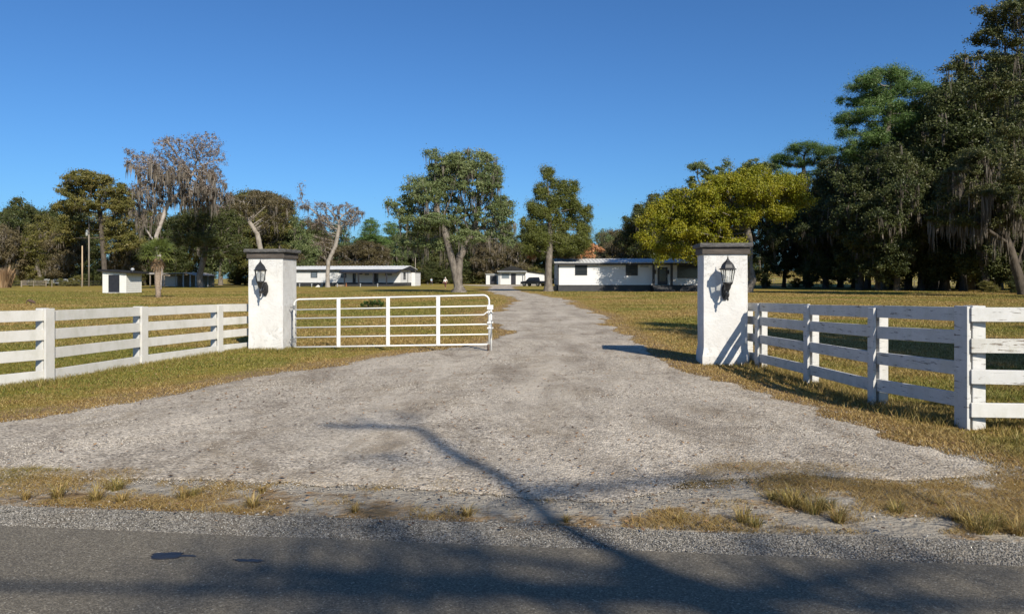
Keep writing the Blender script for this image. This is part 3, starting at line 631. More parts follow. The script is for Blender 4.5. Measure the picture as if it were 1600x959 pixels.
# lantern; local origin on the wall at plate centre, wall plane y=0, lamp toward -y
def lantern(loc, rz, label):
    e = empty('wall_lantern', loc, rz, label, 'wall lamp', 'black lanterns on the pillars')
    z0 = -.10                                     # z of lantern bottom finial relative to plate
    P_ = MB()
    oc = []
    for k in range(8):
        th = math.pi / 8 + k * math.pi / 4; oc.append((.075 * math.cos(th) , .165 * math.sin(th)))
    P_.prism(oc, -.035, 0); P_.prism([(x * .7, z * .8) for x, z in oc], -.055, -.034)
    P_.build('wall_plate', 'lamp_metal', e, bevel=.005)
    yc = -.27
    a = MB().tube([(0, -.04, -.02), (0, -.10, -.085), (0, -.18, -.09), (0, -.24, -.03), (0, yc, .06)], .016, 8)
    a.tube([(0, -.05, .04), (0, -.09, .03), (0, -.13, -.02), (0, -.12, -.07)], .010, 8)
    a.build('arm', 'lamp_metal', e, True)
    b = MB().lathe([(.004, -.17), (.014, -.15), (.018, -.13), (.010, -.11), (.022, -.09), (.030, -.05), (.026, -.02), (.018, 0), (.034, .03), (.052, .07), (.060, .11), (.078, .135), (.088, .15), (.088, .158), (.01, .158)], 12, (0, yc, 0))
    b.build('bowl', 'lamp_metal', e, True)
    zb, zt, rb, rt = .16, .40, .082, .125
    gl = MB().lathe([(rb * .965, zb + .004), (rt * .965, zt)], 6, (0, yc, 0)); gl.f = gl.f[:-2]
    gl.build('glass', 'lamp_glass', e)
    fr = MB()
    for k in range(6):
        th = k * math.pi / 3; c, s = math.cos(th), math.sin(th)
        fr.tube([(c * rb, yc + s * rb, zb), (c * rt, yc + s * rt, zt)], .0085, 6)
        th2 = th + math.pi / 3; c2, s2 = math.cos(th2), math.sin(th2)
        fr.tube([(c * rb, yc + s * rb, zb + .004), (c2 * rb, yc + s2 * rb, zb + .004)], .009, 6)
        fr.tube([(c * rt, yc + s * rt, zt), (c2 * rt, yc + s2 * rt, zt)], .009, 6)
    fr.build('frame', 'lamp_metal', e)
    cd = MB().lathe([(.012, zb), (.012, zb + .11), (.006, zb + .12)], 10, (0, yc, 0)); cd.build('bulb', 'light_stone', e, True)
    rf = MB().lathe([(.155, .398), (.158, .406), (.150, .415), (.128, .430), (.120, .455), (.104, .49), (.078, .525), (.045, .553), (.030, .575), (.018, .59), (.010, .60), (.016, .612), (.006, .625), (.005, .66), (.001, .67)], 6, (0, yc, 0))
    rf.build('roof', 'lamp_metal', e)
    return e
def on_face(c, rz, lx, h=.395):
    v = Matrix.Rotation(rz, 3, 'Z') @ Vector((lx, -h - .002, 0)); return (c[0] + v.x, c[1] + v.y)
x0, y0 = on_face(PLc, PR * .8, -.005); lantern((x0, y0, 1.37), PR * .8, 'black hexagonal lantern on the left pillar, with clear glass and curved arm')
x0, y0 = on_face(PRc, PR, -.01); lantern((x0, y0, 1.36), PR, 'black hexagonal lantern on the right pillar, casting a long shadow on the stucco')

# ---------------------------------------------------------------- white board fences
def lerp(a, b, t): return a + (b - a) * t
def fence(pts, post_pts, tops, rail_off, rail_h, side, label, mats, postmat, battens=True, group=None, cat='fence', thick=.04, shift=None):
    """pts: run of the boards in plan; tops: rail top heights at both ends"""
    e = empty('board_fence', (pts[0][0], pts[0][1], 0), 0, label, cat, group); ox, oy = pts[0]
    total = sum(math.dist(pts[i], pts[i + 1]) for i in range(len(pts) - 1)); run = 0; q = random.Random(len(pts))
    for i in range(len(pts) - 1):
        a, b = pts[i], pts[i + 1]; L = math.dist(a, b); t0, t1 = run / total, (run + L) / total; run += L
        for k, off in enumerate(rail_off):
            za = lerp(tops[0], tops[1], t0) - off * lerp(tops[2], tops[3], t0); zb = lerp(tops[0], tops[1], t1) - off * lerp(tops[2], tops[3], t1)
            mt = mats[(k + i * 5) % len(mats)] if not callable(mats) else mats(i, k)
            j1, j2 = q.uniform(-.008, .008), q.uniform(-.008, .008)
            dx, dy = (b[0] - a[0]) / L * .004, (b[1] - a[1]) / L * .004
            r_ = MB().beam((a[0] - ox + dx, a[1] - oy + dy, za - rail_h / 2 + j1), (b[0] - ox - dx, b[1] - oy - dy, zb - rail_h / 2 + j2), thick, rail_h)
            r_.build('rail', mt, e, bevel=.004)
    for (x, y, top, w_, s_, bat) in post_pts:
        # side: unit vector pointing to the post side of the boards
        sx, sy = s_
        ang = math.atan2(sy, sx) - math.pi / 2
        cx, cy = x + sx * (w_ / 2 + thick / 2 + .003) - ox, y + sy * (w_ / 2 + thick / 2 + .003) - oy
        pm = MB().box(-w_ / 2, w_ / 2, -w_ / 2, w_ / 2, -.1, top); pm.build('post', postmat, e, bevel=.008, loc=(cx, cy, 0), rz=ang)
        if bat:
            cx, cy = x - sx * (.018 + thick / 2 + .003) - ox, y - sy * (.018 + thick / 2 + .003) - oy
            MB().box(-bat / 2, bat / 2, -.018, .018, -.02, top - .004).build('batten', postmat, e, bevel=.004, loc=(cx, cy, 0), rz=ang)
    return e
d1 = Vector((FL[4][0] - FL[1][0], FL[4][1] - FL[1][1])).normalized(); sl_ = (-d1.y, d1.x)   # field side, away from the drive
lp = [(x, y, tp, .13, sl_, .17) for (x, y, tp) in ((-9.2, 7.3, 1.2), (-8.35, 9.1, 1.17), (-7.2, 11.4, 1.14), (-6.88, 13.7, 1.08), (-6.34, 15.9, 1.03))]
fence([(-9.2, 7.3), (-8.35, 9.1), (-7.2, 11.4), (-6.88, 13.7), (-6.34, 15.9), (-6.0, 16.75)], lp, (1.18, 1.02, 1, .9), (0, .31, .62, .97), .165, 1,
      'clean white four board fence running from the left pillar to the left edge', ['white_paint'], 'white_paint', group='white board fences by the entrance')
sr = (0.995, .09)
rp = [(4.43, 14.02, 1.13, .12, sr, .0), (4.45, 13.25, 1.15, .11, sr, .13), (4.50, 11.15, 1.19, .11, sr, .13), (4.56, 9.25, 1.235, .12, sr, .13), (4.845, 7.86, 1.31, .15, sr, .20)]
fence([(4.43, 14.12), (4.45, 13.25), (4.50, 11.15), (4.56, 9.25), (4.845, 7.79)], rp, (1.13, 1.30, .97, 1.0), (0, .255, .58, .93), .15, 1,
      'worn white board fence with flaked paint leading from the right pillar to the corner post', lambda i, k: 'worn_paint', 'worn_paint', group='white board fences by the entrance')
s2 = (.105, .995)
rp2 = [(7.35, 7.48, 1.3, .13, s2, .15), (9.8, 7.22, 1.3, .13, s2, .15)]
fence([(4.826, 7.752), (7.35, 7.48), (9.8, 7.22)], rp2, (1.30, 1.30, 1, 1), (0, .33, .66, 1.0), .15, 1,
      'white board fence running right from the corner post, its second board peeling', lambda i, k: ['worn_paint', 'peel_paint', 'worn_paint', 'white_paint'][k], 'worn_paint', group='white board fences by the entrance')

# ---------------------------------------------------------------- tube gate
ga = Vector((-4.90, 16.55, 0)); gb = Vector((-.50, 16.12, 0)); GL = (gb - ga).length; grz = math.atan2(gb.y - ga.y, gb.x - ga.x)
e = empty('tube_gate', ga, grz, 'white tubular steel farm gate standing open from the left pillar', 'gate')
zl = lambda x: .105 * x / GL
H0 = 1.13; r_ = .020
pts = []
def arc(cx, cz, a0, a1, n=7, rad=.13): return [(cx + rad * math.cos(a0 + (a1 - a0) * k / n), 0, cz + rad * math.sin(a0 + (a1 - a0) * k / n)) for k in range(n + 1)]
b0 = .055; t0_ = b0 + H0 - .055
path = [(0, 0, b0 + zl(0))] + arc(.13, t0_ - .13, math.pi, math.pi / 2) + [(x, y, z + .105) for x, y, z in arc(GL - .13, t0_ - .13, math.pi / 2, 0)] + [(GL, 0, b0 + zl(GL))]
fr = MB().tube(path, r_, 10); fr.tube([(0, 0, b0), (GL, 0, b0 + .105)], r_, 10); fr.build('frame', 'gate_paint', e, True)
for hh in (.22, .44, .645, .84):
    MB().tube([(.01, 0, b0 + hh), (GL - (.0 if hh != .645 else .12), 0, b0 + hh + .105)] + ([(GL - .01, 0, b0 + hh + .19)] if hh == .645 else []), .0155, 10).build('rail', 'gate_paint', e, True)
for xx in (.235, .49, .745):
    x = GL * xx; MB().box(x - .042, x + .042, -.038, -.024, b0 + zl(x) - .01, t0_ + zl(x) + .01).build('stiffener', 'gate_paint', e, bevel=.003)
MB().tube([(GL + .045, -.01, -.0), (GL + .045, -.01, .95)], .022, 10).build('drop_post', 'gate_paint', e, True)
MB().tube([(GL - .02, .0, .0), (GL - .02, 0, .17)], .026, 10).build('foot', 'rust', e, True)
for zc, hh_ in ((.50, .035), (.62, .035), (.92, .10)):
    MB().box(GL - .04, GL + .09, -.045, .03, zc, zc + hh_).build('latch', 'gate_paint', e, bevel=.004)
ch = MB().tube([(GL - .05, -.04, .86), (GL, -.05, .82), (GL + .05, -.05, .87), (GL + .09, -.05, .84)], .012, 6); ch.tube([(GL + .06, -.04, .70), (GL + .07, -.05, .5), (GL + .05, -.05, .3)], .008, 6)
ch.build('chain', 'grey_metal', e)
for zc in (.22, .95):
    hg = MB().tube([(-.10, .03, zc), (-.0, 0, zc)], .014, 8); hg.tube([(0, 0, zc - .05), (0, 0, zc + .05)], .03, 10); hg.build('hinge', 'grey_metal', e)

# ---------------------------------------------------------------- buildings
def siding(mb, x0, x1, z0, z1, y=0.0, course=.25, lap=.035, along='x', holes=()):
    """lapped boards facing -y (along x) or +x (along y)"""
    n = max(1, round((z1 - z0) / course)); c = (z1 - z0) / n
    for k in range(n):
        za, zb = z0 + k * c, z0 + (k + 1) * c
        if along == 'x': mb.add([(x0, y - lap, za), (x1, y - lap, za), (x1, y, zb), (x0, y, zb), (x0, y, za), (x1, y, za)], [(0, 1, 2, 3), (4, 5, 1, 0)])
        else: mb.add([(y + lap, x0, za), (y + lap, x1, za), (y, x1, zb), (y, x0, zb), (y, x0, za), (y, x1, za)], [(0, 1, 2, 3), (4, 5, 1, 0)])
    return mb
def window(parent, x0, x1, z0, z1, y, glass='dark_glass', frame='dark_trim', mull=1, ax='x', fw=.07):
    def bx(m, a, b, ya, yb, c, d):
        return m.box(a, b, ya, yb, c, d) if ax == 'x' else m.box(-yb, -ya, a, b, c, d)
    f = MB(); bx(f, x0, x1, y - .05, y + .02, z0, z0 + fw); bx(f, x0, x1, y - .05, y + .02, z1 - fw, z1); bx(f, x0, x0 + fw, y - .048, y + .02, z0 + fw, z1 - fw); bx(f, x1 - fw, x1, y - .048, y + .02, z0 + fw, z1 - fw)
    if mull:
        zm = (z0 + z1) / 2; bx(f, x0 + fw, x1 - fw, y - .045, y + .01, zm - .025, zm + .025)
    w_ = f.build('window', frame, parent)
    g_ = MB(); bx(g_, x0 + fw - .01, x1 - fw + .01, y - .03, y + .0, z0 + fw - .01, z1 - fw + .01); g_.build('pane', glass, w_)
    return w_
def ribbed(mb, x0, x1, y0, z0, y1, z1, pitch=.45, th=.05):
    """metal roof slope from (y0,z0) up to (y1,z1), ribs running up the slope"""
    mb.add([(x0, y0, z0), (x1, y0, z0), (x1, y1, z1), (x0, y1, z1), (x0, y0, z0 - th), (x1, y0, z0 - th), (x1, y1, z1 - th), (x0, y1, z1 - th)],
           [(0, 1, 2, 3), (7, 6, 5, 4), (0, 4, 5, 1), (1, 5, 6, 2), (2, 6, 7, 3), (3, 7, 4, 0)])
    n = int((x1 - x0) / pitch)
    for k in range(n + 1):
        x = x0 + (x1 - x0 - .06) * k / n
        mb.add([(x, y0 - .01, z0 + .001), (x + .06, y0 - .01, z0 + .001), (x + .06, y1, z1 + .001), (x, y1, z1 + .001), (x, y0 - .01, z0 + .05), (x + .06, y0 - .01, z0 + .05), (x + .06, y1, z1 + .05), (x, y1, z1 + .05)],
               [(0, 3, 2, 1), (4, 5, 6, 7), (0, 1, 5, 4), (1, 2, 6, 5), (2, 3, 7, 6), (3, 0, 4, 7)])
    return mb

# long house at the right, behind the yellow tree
D = 91.0; S = D / F
X0 = gx(872, D)
hs = empty('long_house', (X0, D, 0), 0, 'long low white house with dark skirting and ribbed metal roof behind the yellow tree', 'house')
def hx(px): return (px - 872) * S
LH = hx(1130); dep = 8.0
wl = siding(MB(), 0, LH, .80, 3.35); siding(wl, 0, dep, .80, 3.35, 0, along='y')
for v_i in range(len(wl.v)): pass
wl.box(.004, LH, .001, dep, .8, 3.35)
wl.build('wall', 'siding_paint', hs)
MB().box(.03, LH - .03, .02, dep - .02, 0, .80).build('skirting', 'skirt_paint', hs)
cb = MB().box(-.04, .10, -.06, .06, .78, 3.36); cb.build('corner_board', 'dark_trim', hs)
fa = MB().box(-.45, LH + .4, -.50, -.44, 3.26, 3.50).box(-.45, LH + .4, -.44, 0, 3.40, 3.44); fa.build('fascia', 'dark_trim', hs)
rf = ribbed(MB(), -.5, LH + .5, -.56, 3.56, dep / 2, 4.15); ribbed(rf, -.5, LH + .5, dep + .5, 3.56, dep / 2, 4.15)
rf.build('roof', 'roof_metal', hs)
ge = MB().add([(-.02, 0, 3.34), (-.02, dep, 3.34), (-.02, dep / 2, 4.08), (.1, 0, 3.34), (.1, dep, 3.34), (.1, dep / 2, 4.08)], [(0, 2, 1), (3, 4, 5), (0, 3, 5, 2), (1, 2, 5, 4), (0, 1, 4, 3)]); ge.build('gable', 'dark_trim', hs)
window(hs, hx(898.5), hx(917.5), zz(430, D), zz(412.8, D), -.02)
window(hs, hx(977.5), hx(996.5), zz(430.5, D), zz(413.5, D), -.02)
window(hs, hx(1058), hx(1094), zz(434.5, D), zz(414, D), -.02, mull=0)
dr = MB().box(hx(1027.5), hx(1043), -.05, .01, .82, 2.98).build('door', 'dark_trim', hs)
MB().box(hx(1030), hx(1040.5), -.065, -.052, 1.25, 2.85).build('glass', 'dark_glass', dr)
MB().tube([(hx(1041.5), -.11, 1.75), (hx(1041.5), -.11, 1.95)], .025, 8).build('handle', 'grey_metal', dr)
for a in (1017.5, 1045.5):
    MB().box(hx(a), hx(a) + .26, -.95, -.70, .60, 3.40).build('porch_post', 'dark_trim', hs)
for a in (1023.5, 1044.2):
    q = MB(); q.box(hx(a) - .08, hx(a) + .08, -.16, -.02, 2.15, 2.55); q.lathe([(.11, 2.55), (.02, 2.7)], 6, (hx(a), -.09, 0)); q.build('porch_lamp', 'dark_trim', hs)
st = MB()
for k in range(4): st.box(hx(1017), hx(1048), -1.0 - .32 * (k + 1), -.02 if k == 0 else -1.0 - .32 * k + .002, 0 if k else 0, .72 - .19 * k)
st.build('steps', 'skirt_paint', hs)
MB().box(hx(1000), hx(1013), -.045, -.02, 2.95, 3.2).build('vent', 'trailer_white', hs)
# step block at its left end
q = MB(); [q.box(-1.7 + .25 * k, -.1, 1.0, 2.2, .0 + .22 * k, .22 * (k + 1)) for k in range(3)]
e = empty('wooden_step', (X0, D, 0), 0, 'weathered wooden steps at the left end of the long white house', 'steps'); q.build('tread', 'weathered_wood', e)
q = MB(); q.box(-1.65, -1.58, 1.02, 1.1, 0, 1.3); q.box(-.25, -.17, 1.02, 1.1, .6, 1.6); q.beam((-1.62, 1.06, 1.28), (-.2, 1.06, 1.6), .06, .08); q.build('handrail', 'weathered_wood', e)

# ranch house with porch at the left
D = 150.0; S = D / F
hs = empty('porch_house', (gx(626, D), D, 0), R(-11), 'long low white house with dark front porch behind the open gate', 'house')
Lh = 27.0; dep = 8.5
wl = siding(MB(), -Lh, 0, .75, 3.3); siding(wl, 0, dep, .75, 3.3, 0, along='y'); wl.box(-Lh, -.004, .001, dep, .75, 3.3); wl.build('wall', 'siding_paint', hs)
MB().box(-Lh + .05, -.05, .03, dep - .02, 0, .75).build('skirting', 'skirt_paint', hs)
rf = ribbed(MB(), -Lh - .4, .6, -.5, 3.50, dep / 2, 4.25, .7); ribbed(rf, -Lh - .4, .6, dep + .5, 3.50, dep / 2, 4.25, .7); rf.build('roof', 'roof_metal', hs)
MB().box(-Lh - .35, .5, -.52, -.46, 3.16, 3.44).build('fascia', 'dark_trim', hs)
MB().add([(.02, -.3, 3.26), (.02, dep + .3, 3.26), (.02, dep / 2, 4.18), (.5, -.3, 3.26), (.5, dep + .3, 3.26), (.5, dep / 2, 4.18)], [(0, 2, 1), (3, 4, 5), (0, 3, 5, 2), (1, 2, 5, 4), (0, 1, 4, 3)]).build('gable', 'dark_trim', hs)
def hx(px): return (px - 626) * S * 1.02
for a, b in ((478, 489), (528.5, 537.5)): window(hs, hx(a), hx(b), 1.75, 2.95, -.02, 'grey_glass', 'dark_trim', 1, fw=.12)
window(hs, hx(568), hx(575), 2.3, 3.0, -.02, 'grey_glass'); window(hs, hx(601), hx(612), 2.25, 3.0, -.02, 'grey_glass')
for a, b in ((548, 553), (583, 590)):
    dr = MB().box(hx(a), hx(b), -.06, .01, .78, 2.95).build('door', 'dark_trim', hs)
    MB().box(hx(b) - .3, hx(b) - .15, -.075, -.062, 1.6, 2.7).build('glass', 'grey_glass', dr)
MB().box(hx(559), hx(564), -.05, .01, 2.45, 3.05).build('shutter', 'dark_trim', hs)
pr = MB().add([(hx(536), -3.2, 3.0), (.3, -3.2, 3.0), (.3, -.45, 3.42), (hx(536), -.45, 3.42), (hx(536), -3.2, 2.62), (.3, -3.2, 2.62), (.3, -.45, 3.1), (hx(536), -.45, 3.1)], [(0, 1, 2, 3), (7, 6, 5, 4), (0, 4, 5, 1), (1, 5, 6, 2), (2, 6, 7, 3), (3, 7, 4, 0)])
pr.build('porch_roof', 'dark_trim', hs)
for a in (543.5, 566, 590, 611):
    MB().box(hx(a), hx(a) + .22, -3.1, -2.9, .4, 2.82).build('porch_post', 'dark_trim', hs)
MB().box(hx(540), -.1, -3.2, -.03, 0, .42).build('porch_floor', 'skirt_paint', hs)
MB().box(hx(535), hx(545), -4.6, -3.3, 0, .35).build('porch_step', 'weathered_wood', hs)
w_ = window(hs, 1.6, 2.9, 1.4, 2.9, -.02, 'dark_glass', 'dark_trim', 1, 'y', .14)
MB().box(.02, .07, 4.2, 4.4, .75, 3.2).build('downpipe', 'dark_trim', hs)
an = empty('annex', (gx(626, D), D, 0), R(-11), 'small plain white lean-to at the right end of the porch house', 'shed')
q = siding(MB(), .1, 1.0, .1, 2.9, 6.4, .3); siding(q, 6.4, 9.8, .1, 2.9, 1.0, .3, along='y'); q.box(.1, .99, 6.41, 9.8, 0, 2.9); q.build('wall', 'siding_paint', an)
MB().add([(.08, 6.2, 3.05), (1.2, 6.2, 2.93), (1.2, 10, 2.93), (.08, 10, 3.05), (.08, 6.2, 3.15), (1.2, 6.2, 3.03), (1.2, 10, 3.03), (.08, 10, 3.15)], [(0, 3, 2, 1), (4, 5, 6, 7), (0, 1, 5, 4), (1, 2, 6, 5), (2, 3, 7, 6), (3, 0, 4, 7)]).build('roof', 'roof_dark', an)
# small white yard lights and ornament in front
for k, px in enumerate((468, 487, 503, 527, 563, 590)):
    dd = 139.0 + k * .3; q = MB().lathe([(.09, 0), (.09, .45), (.14, .46), (.14, .56), (.03, .66)], 8)
    o = q.build('garden_light', 'trailer_white', loc=(gx(px, dd), dd, 0)); tag(o, 'small white garden light on the lawn before the porch house', 'garden light', 'garden lights before the porch house')
q = MB().add([(-.55, 0, 0), (.55, 0, 0), (.5, .4, 0), (-.5, .4, 0), (-.15, .1, .34), (.2, .15, .28), (0, .2, .42)], [(0, 1, 5, 4), (4, 5, 6), (1, 2, 5), (5, 2, 6), (2, 3, 6), (3, 4, 6), (3, 0, 4)])
tag(q.build('rock', 'light_stone', loc=(gx(497, 138), 138, 0), bevel=.04), 'low pale rock among the garden lights before the porch house', 'rock')
# cone by the porch
q = MB().box(-.22, .22, -.22, .22, 0, .05); q.lathe([(.16, .05), (.05, .75), (.03, .78)], 10)
o = q.build('traffic_cone', 'orange_leaf', loc=(gx(541, 144), 144, 0)); tag(o, 'orange cone at the left end of the dark porch', 'cone')

# garage at the end of the drive
D = 195.0; S = D / F
gr_ = empty('garage', (gx(800, D), D, 0), R(-4), 'distant white garage with dark gable at the end of the drive', 'garage')
def hx(px): return (px - 800) * S
cw0, cw1 = hx(779), hx(821)
q = siding(MB(), cw0, cw1, 0, 3.3, 0, .3); q.box(cw0, cw1, .001, 9, 0, 3.3); q.build('wall', 'siding_paint', gr_)
q = MB(); q.prism([(cw0 - .5, 3.55), (cw1 + .5, 3.55), ((cw0 + cw1) / 2, 4.95)], -.75, 9); q.build('roof', 'roof_dark', gr_)
MB().box(cw0 - .3, cw1 + .4, -1.3, -.0, 3.32, 3.54).build('awning', 'trailer_white', gr_)
window(gr_, hx(783.5), hx(796), 1.55, 2.95, -.02, 'grey_glass', 'trailer_white', 0, fw=.12)
MB().box(hx(798.5), hx(806), -.06, .0, 0, 2.9).build('door', 'dark_trim', gr_)
for a in (781, 820): MB().box(hx(a), hx(a) + .16, -1.2, -1.05, 0, 3.32).build('awning_post', 'dark_trim', gr_)
q = siding(MB(), hx(758), cw0 - .01, 0, 2.7, 2.0, .3); q.box(hx(758), cw0 - .01, 2.001, 8, 0, 2.7); lw = q.build('side_wing', 'siding_paint', gr_)
MB().box(hx(764.5), hx(775), 1.9, 1.97, 0, 2.4).build('door', 'dark_trim', lw); MB().box(hx(757), cw0 - .02, 1.7, 8.2, 2.71, 2.86).build('roof', 'trailer_white', lw)
q = siding(MB(), cw1 + .01, hx(850), 0, 2.75, 1.0, .3); q.box(cw1 + .01, hx(850), 1.001, 9, 0, 2.75); rw = q.build('side_wing', 'siding_paint', gr_)
MB().add([(cw1 + .6, .6, 3.45), (hx(852), .6, 2.78), (hx(852), 9.3, 2.78), (cw1 + .6, 9.3, 3.45), (cw1 + .6, .6, 3.62), (hx(852), .6, 2.95), (hx(852), 9.3, 2.95), (cw1 + .6, 9.3, 3.62)], [(0, 3, 2, 1), (4, 5, 6, 7), (0, 1, 5, 4), (1, 2, 6, 5), (2, 3, 7, 6), (3, 0, 4, 7)]).build('roof', 'roof_dark', rw)
q = MB().prism([(cw1 + .02, 2.75), (hx(850), 2.75), (cw1 + .02, 3.4)], 1.02, 1.4); q.build('gable', 'siding_paint', rw)

# small shed on the left lawn
D = 79.5
sh = empty('garden_shed', (gx(197, D), D, 0), R(-5), 'small white lapped board shed with black door and roof on the left lawn', 'shed')
W_, Dp = 2.65, 2.8
q = siding(MB(), -W_, 0, .05, 2.3, 0, .2, .035); siding(q, 0, Dp, .05, 2.1, 0, .2, .035, along='y'); q.box(-W_, -.003, .001, Dp, .05, 2.15); q.build('wall', 'shed_paint', sh)
cbm = MB()
for x in (-W_ - .01, -.05): cbm.box(x, x + .09, -.035, .05, .04, 2.28)
cbm.box(-.03, .035, Dp - .08, Dp, .04, 2.1); cbm.build('corner_board', 'shed_paint', sh)
MB().box(-1.98, -.72, -.05, .0, .12, 2.0).build('door', 'dark_trim', sh)
fr = MB(); fr.box(-2.08, -1.98, -.04, 0, .1, 2.06); fr.box(-.72, -.62, -.04, 0, .1, 2.06); fr.box(-1.98, -.72, -.04, 0, 2.0, 2.1); fr.build('door_frame', 'shed_paint', sh)
def slab(q, x0, x1, y0, y1, zl_, zr_, th):
    return q.add([(x0, y0, zl_), (x1, y0, zr_), (x1, y1, zr_), (x0, y1, zl_), (x0, y0, zl_ + th), (x1, y0, zr_ + th), (x1, y1, zr_ + th), (x0, y1, zl_ + th)], [(0, 3, 2, 1), (4, 5, 6, 7), (0, 1, 5, 4), (1, 2, 6, 5), (2, 3, 7, 6), (3, 0, 4, 7)])
slab(MB(), -W_ - .45, .70, -.35, Dp + .4, 2.38, 2.12, .20).build('roof', 'roof_dark', sh)
MB().lathe([(.10, 2.35), (.10, 2.48), (.19, 2.50), (.20, 2.62), (.12, 2.74), (.02, 2.77)], 12, (-.15, 1.4, 0)).build('roof_vent', 'trailer_white', sh, True)
MB().box(-2.0, -.7, -.6, -.05, 0, .1).build('door_step', 'step_stone', sh)

# open pole barn behind the palm
D = 141.0
pb = empty('pole_barn', (gx(222, D), D, 0), R(-3), 'low open sided barn with pale flat roof behind the palm', 'barn')
def hx(px): return (px - 222) * D / F
slab(MB(), 0, hx(242), -1.5, 6, 2.65, 2.4, .12).build('roof', 'old_roof', pb)
slab(MB(), hx(240), hx(296), -1.5, 7, 2.35, 2.60, .12).build('roof', 'old_roof', pb)
slab(MB(), hx(296), hx(314), -1.5, 7, 2.62, 2.1, .12).build('roof', 'old_roof', pb)
for px, yy in ((224, -1.3), (240, -1.3), (262, -1.2), (280, -1.2), (292.5, -1.3), (303.5, -1.3), (312, -1.2), (224, 5.5), (262, 6), (303, 6)):
    MB().box(hx(px), hx(px) + .16, yy, yy + .16, 0, 2.45 if 236 < px < 305 else 2.1).build('post', 'weathered_wood' if px < 290 else 'trailer_white', pb)
MB().box(hx(248), hx(272), 1.5, 1.6, .1, 2.0).build('back_panel', 'grey_metal', pb)
MB().box(hx(224), hx(312), 6.6, 6.7, 0, 2.3).build('back_wall', 'weathered_wood', pb)

# far left: rail gate, trailers, posts
def rail_fence(name, label, px0, px1, D0, hgt, rails, mat, post_step, cat, pw=.07, rr_=.035, D1=None, group=None):
    D1 = D1 or D0; a = Vector((gx(px0, D0), D0, 0)); b = Vector((gx(px1, D1), D1, 0)); L = (b - a).length
    e = empty(name, a, math.atan2(b.y - a.y, b.x - a.x), label, cat, group); n = max(1, round(L / post_step)); q = random.Random(px0)
    za, zb_ = float(height(a.x, a.y)), float(height(b.x, b.y))
    for k in range(n + 1):
        z_ = lerp(za, zb_, k / n)
        MB().tube([(L * k / n, 0, z_ - .3), (L * k / n + q.uniform(-.04, .04), 0, z_ + hgt + q.uniform(-.08, .12))], pw, 7).build('post', mat, e)
    for h_ in rails:
        MB().tube([(L * k / n, .0, lerp(za, zb_, k / n) + h_) for k in range(n + 1)], rr_, 6).build('rail' if rr_ > .02 else 'wire', mat if rr_ > .02 else 'grey_metal', e)
    return e
rail_fence('rail_gate', 'low grey wooden rail gate before the trees at far left', 33, 72, 143, 1.15, (.35, .65, .95, 1.15), 'weathered_wood', 2.2, 'gate', .07, .045)
rail_fence('wire_fence', 'wire fence on thin pale posts along the trees at far left', -60, 175, 136, 1.25, (.3, .6, .9, 1.15), 'weathered_wood', 5.2, 'fence', .07, .008)
rail_fence('wire_fence', 'wire fence on dark posts under the shaded oaks at right', 1180, 1700, 135, 1.15, (.3, .6, .9, 1.1), 'dark_bark', 2.6, 'fence', .08, .012)
rail_fence('wire_fence', 'pasture fence on thin posts in the sunlit field beyond the right hand trees', 1150, 1720, 185, 1.3, (.4, .8, 1.2), 'weathered_wood', 3.2, 'fence', .08, .012)
def trailer(px, D, L, H, label, mat='trailer_white'):
    e = empty('livestock_trailer', (gx(px, D), D, 0), R(8), label, 'trailer', 'pale trailers at far left')
    q = MB().prism([(0, .55), (L, .55), (L, H), (L * .1, H), (0, H * .8)], 0, 2.1); q.build('body', mat, e, bevel=.06)
    s_ = MB()
    for k in range(3): s_.box(L * (.10 + .28 * k), L * (.10 + .28 * k) + L * .24, -.012, .0, H * .45, H * .84)
    s_.build('side_opening', 'dark_trim', e)
    for x in (L * .42, L * .42 + .8):
        MB().prism([(x + .32 * math.cos(t * math.pi / 7), .33 + .32 * math.sin(t * math.pi / 7)) for t in range(14)], -.1, .15).build('wheel', 'tyre_rubber', e)
    MB().tube([(L, 1, .5), (L + 1.2, 1, .45)], .06, 6).build('hitch', 'grey_metal', e)
trailer(42, 160, 4.6, 1.5, 'pale stock trailer behind the rail gate at far left')
trailer(82, 156, 3.2, 1.5, 'short pale trailer just right of the rail gate')
trailer(103, 157, 2.6, 1.5, 'third pale trailer, nearest the tan pole')

# poles
def pole(px, D, top, r0, label, transf=None, mat='pole_wood', cross=False):
    H = zz(top, D); e = empty('utility_pole', (gx(px, D), D, 0), 0, label, 'utility pole')
    MB().tube([(0, 0, -.2), (0, 0, H)], [r0, r0 * .65], 10).build('shaft', mat, e, True)
    if transf:
        zt = zz(transf, D); MB().lathe([(.05, -.65), (.24, -.6), (.25, .5), (.20, .58), (.06, .62), (.06, .8)], 12, (-.05 - .33, -.1, zt)).build('transformer', 'ceramic', e, True)
        MB().box(-.2, .1, -.2, -.1, zt - .1, zt + .1).build('bracket', 'grey_metal', e)
    if cross: MB().tube([(-.0, -.16, H - .5), (.0, -.16, H + .35)], .05, 8).build('insulator', 'ceramic', e)
    return e
pole(139, 148, 340, .17, 'tall grey utility pole with transformer before the trees at far left', 364, cross=True)
pole(1338, 108, 318, .17, 'tall utility pole with transformer before the dark trees at right', 328, cross=True)
e = pole(128.5, 147, 384, .16, 'shorter bare tan pole left of the grey utility pole', None, 'tan_wood')
pole(649, 215, 398, .16, 'thin distant utility pole rising behind the porch house')
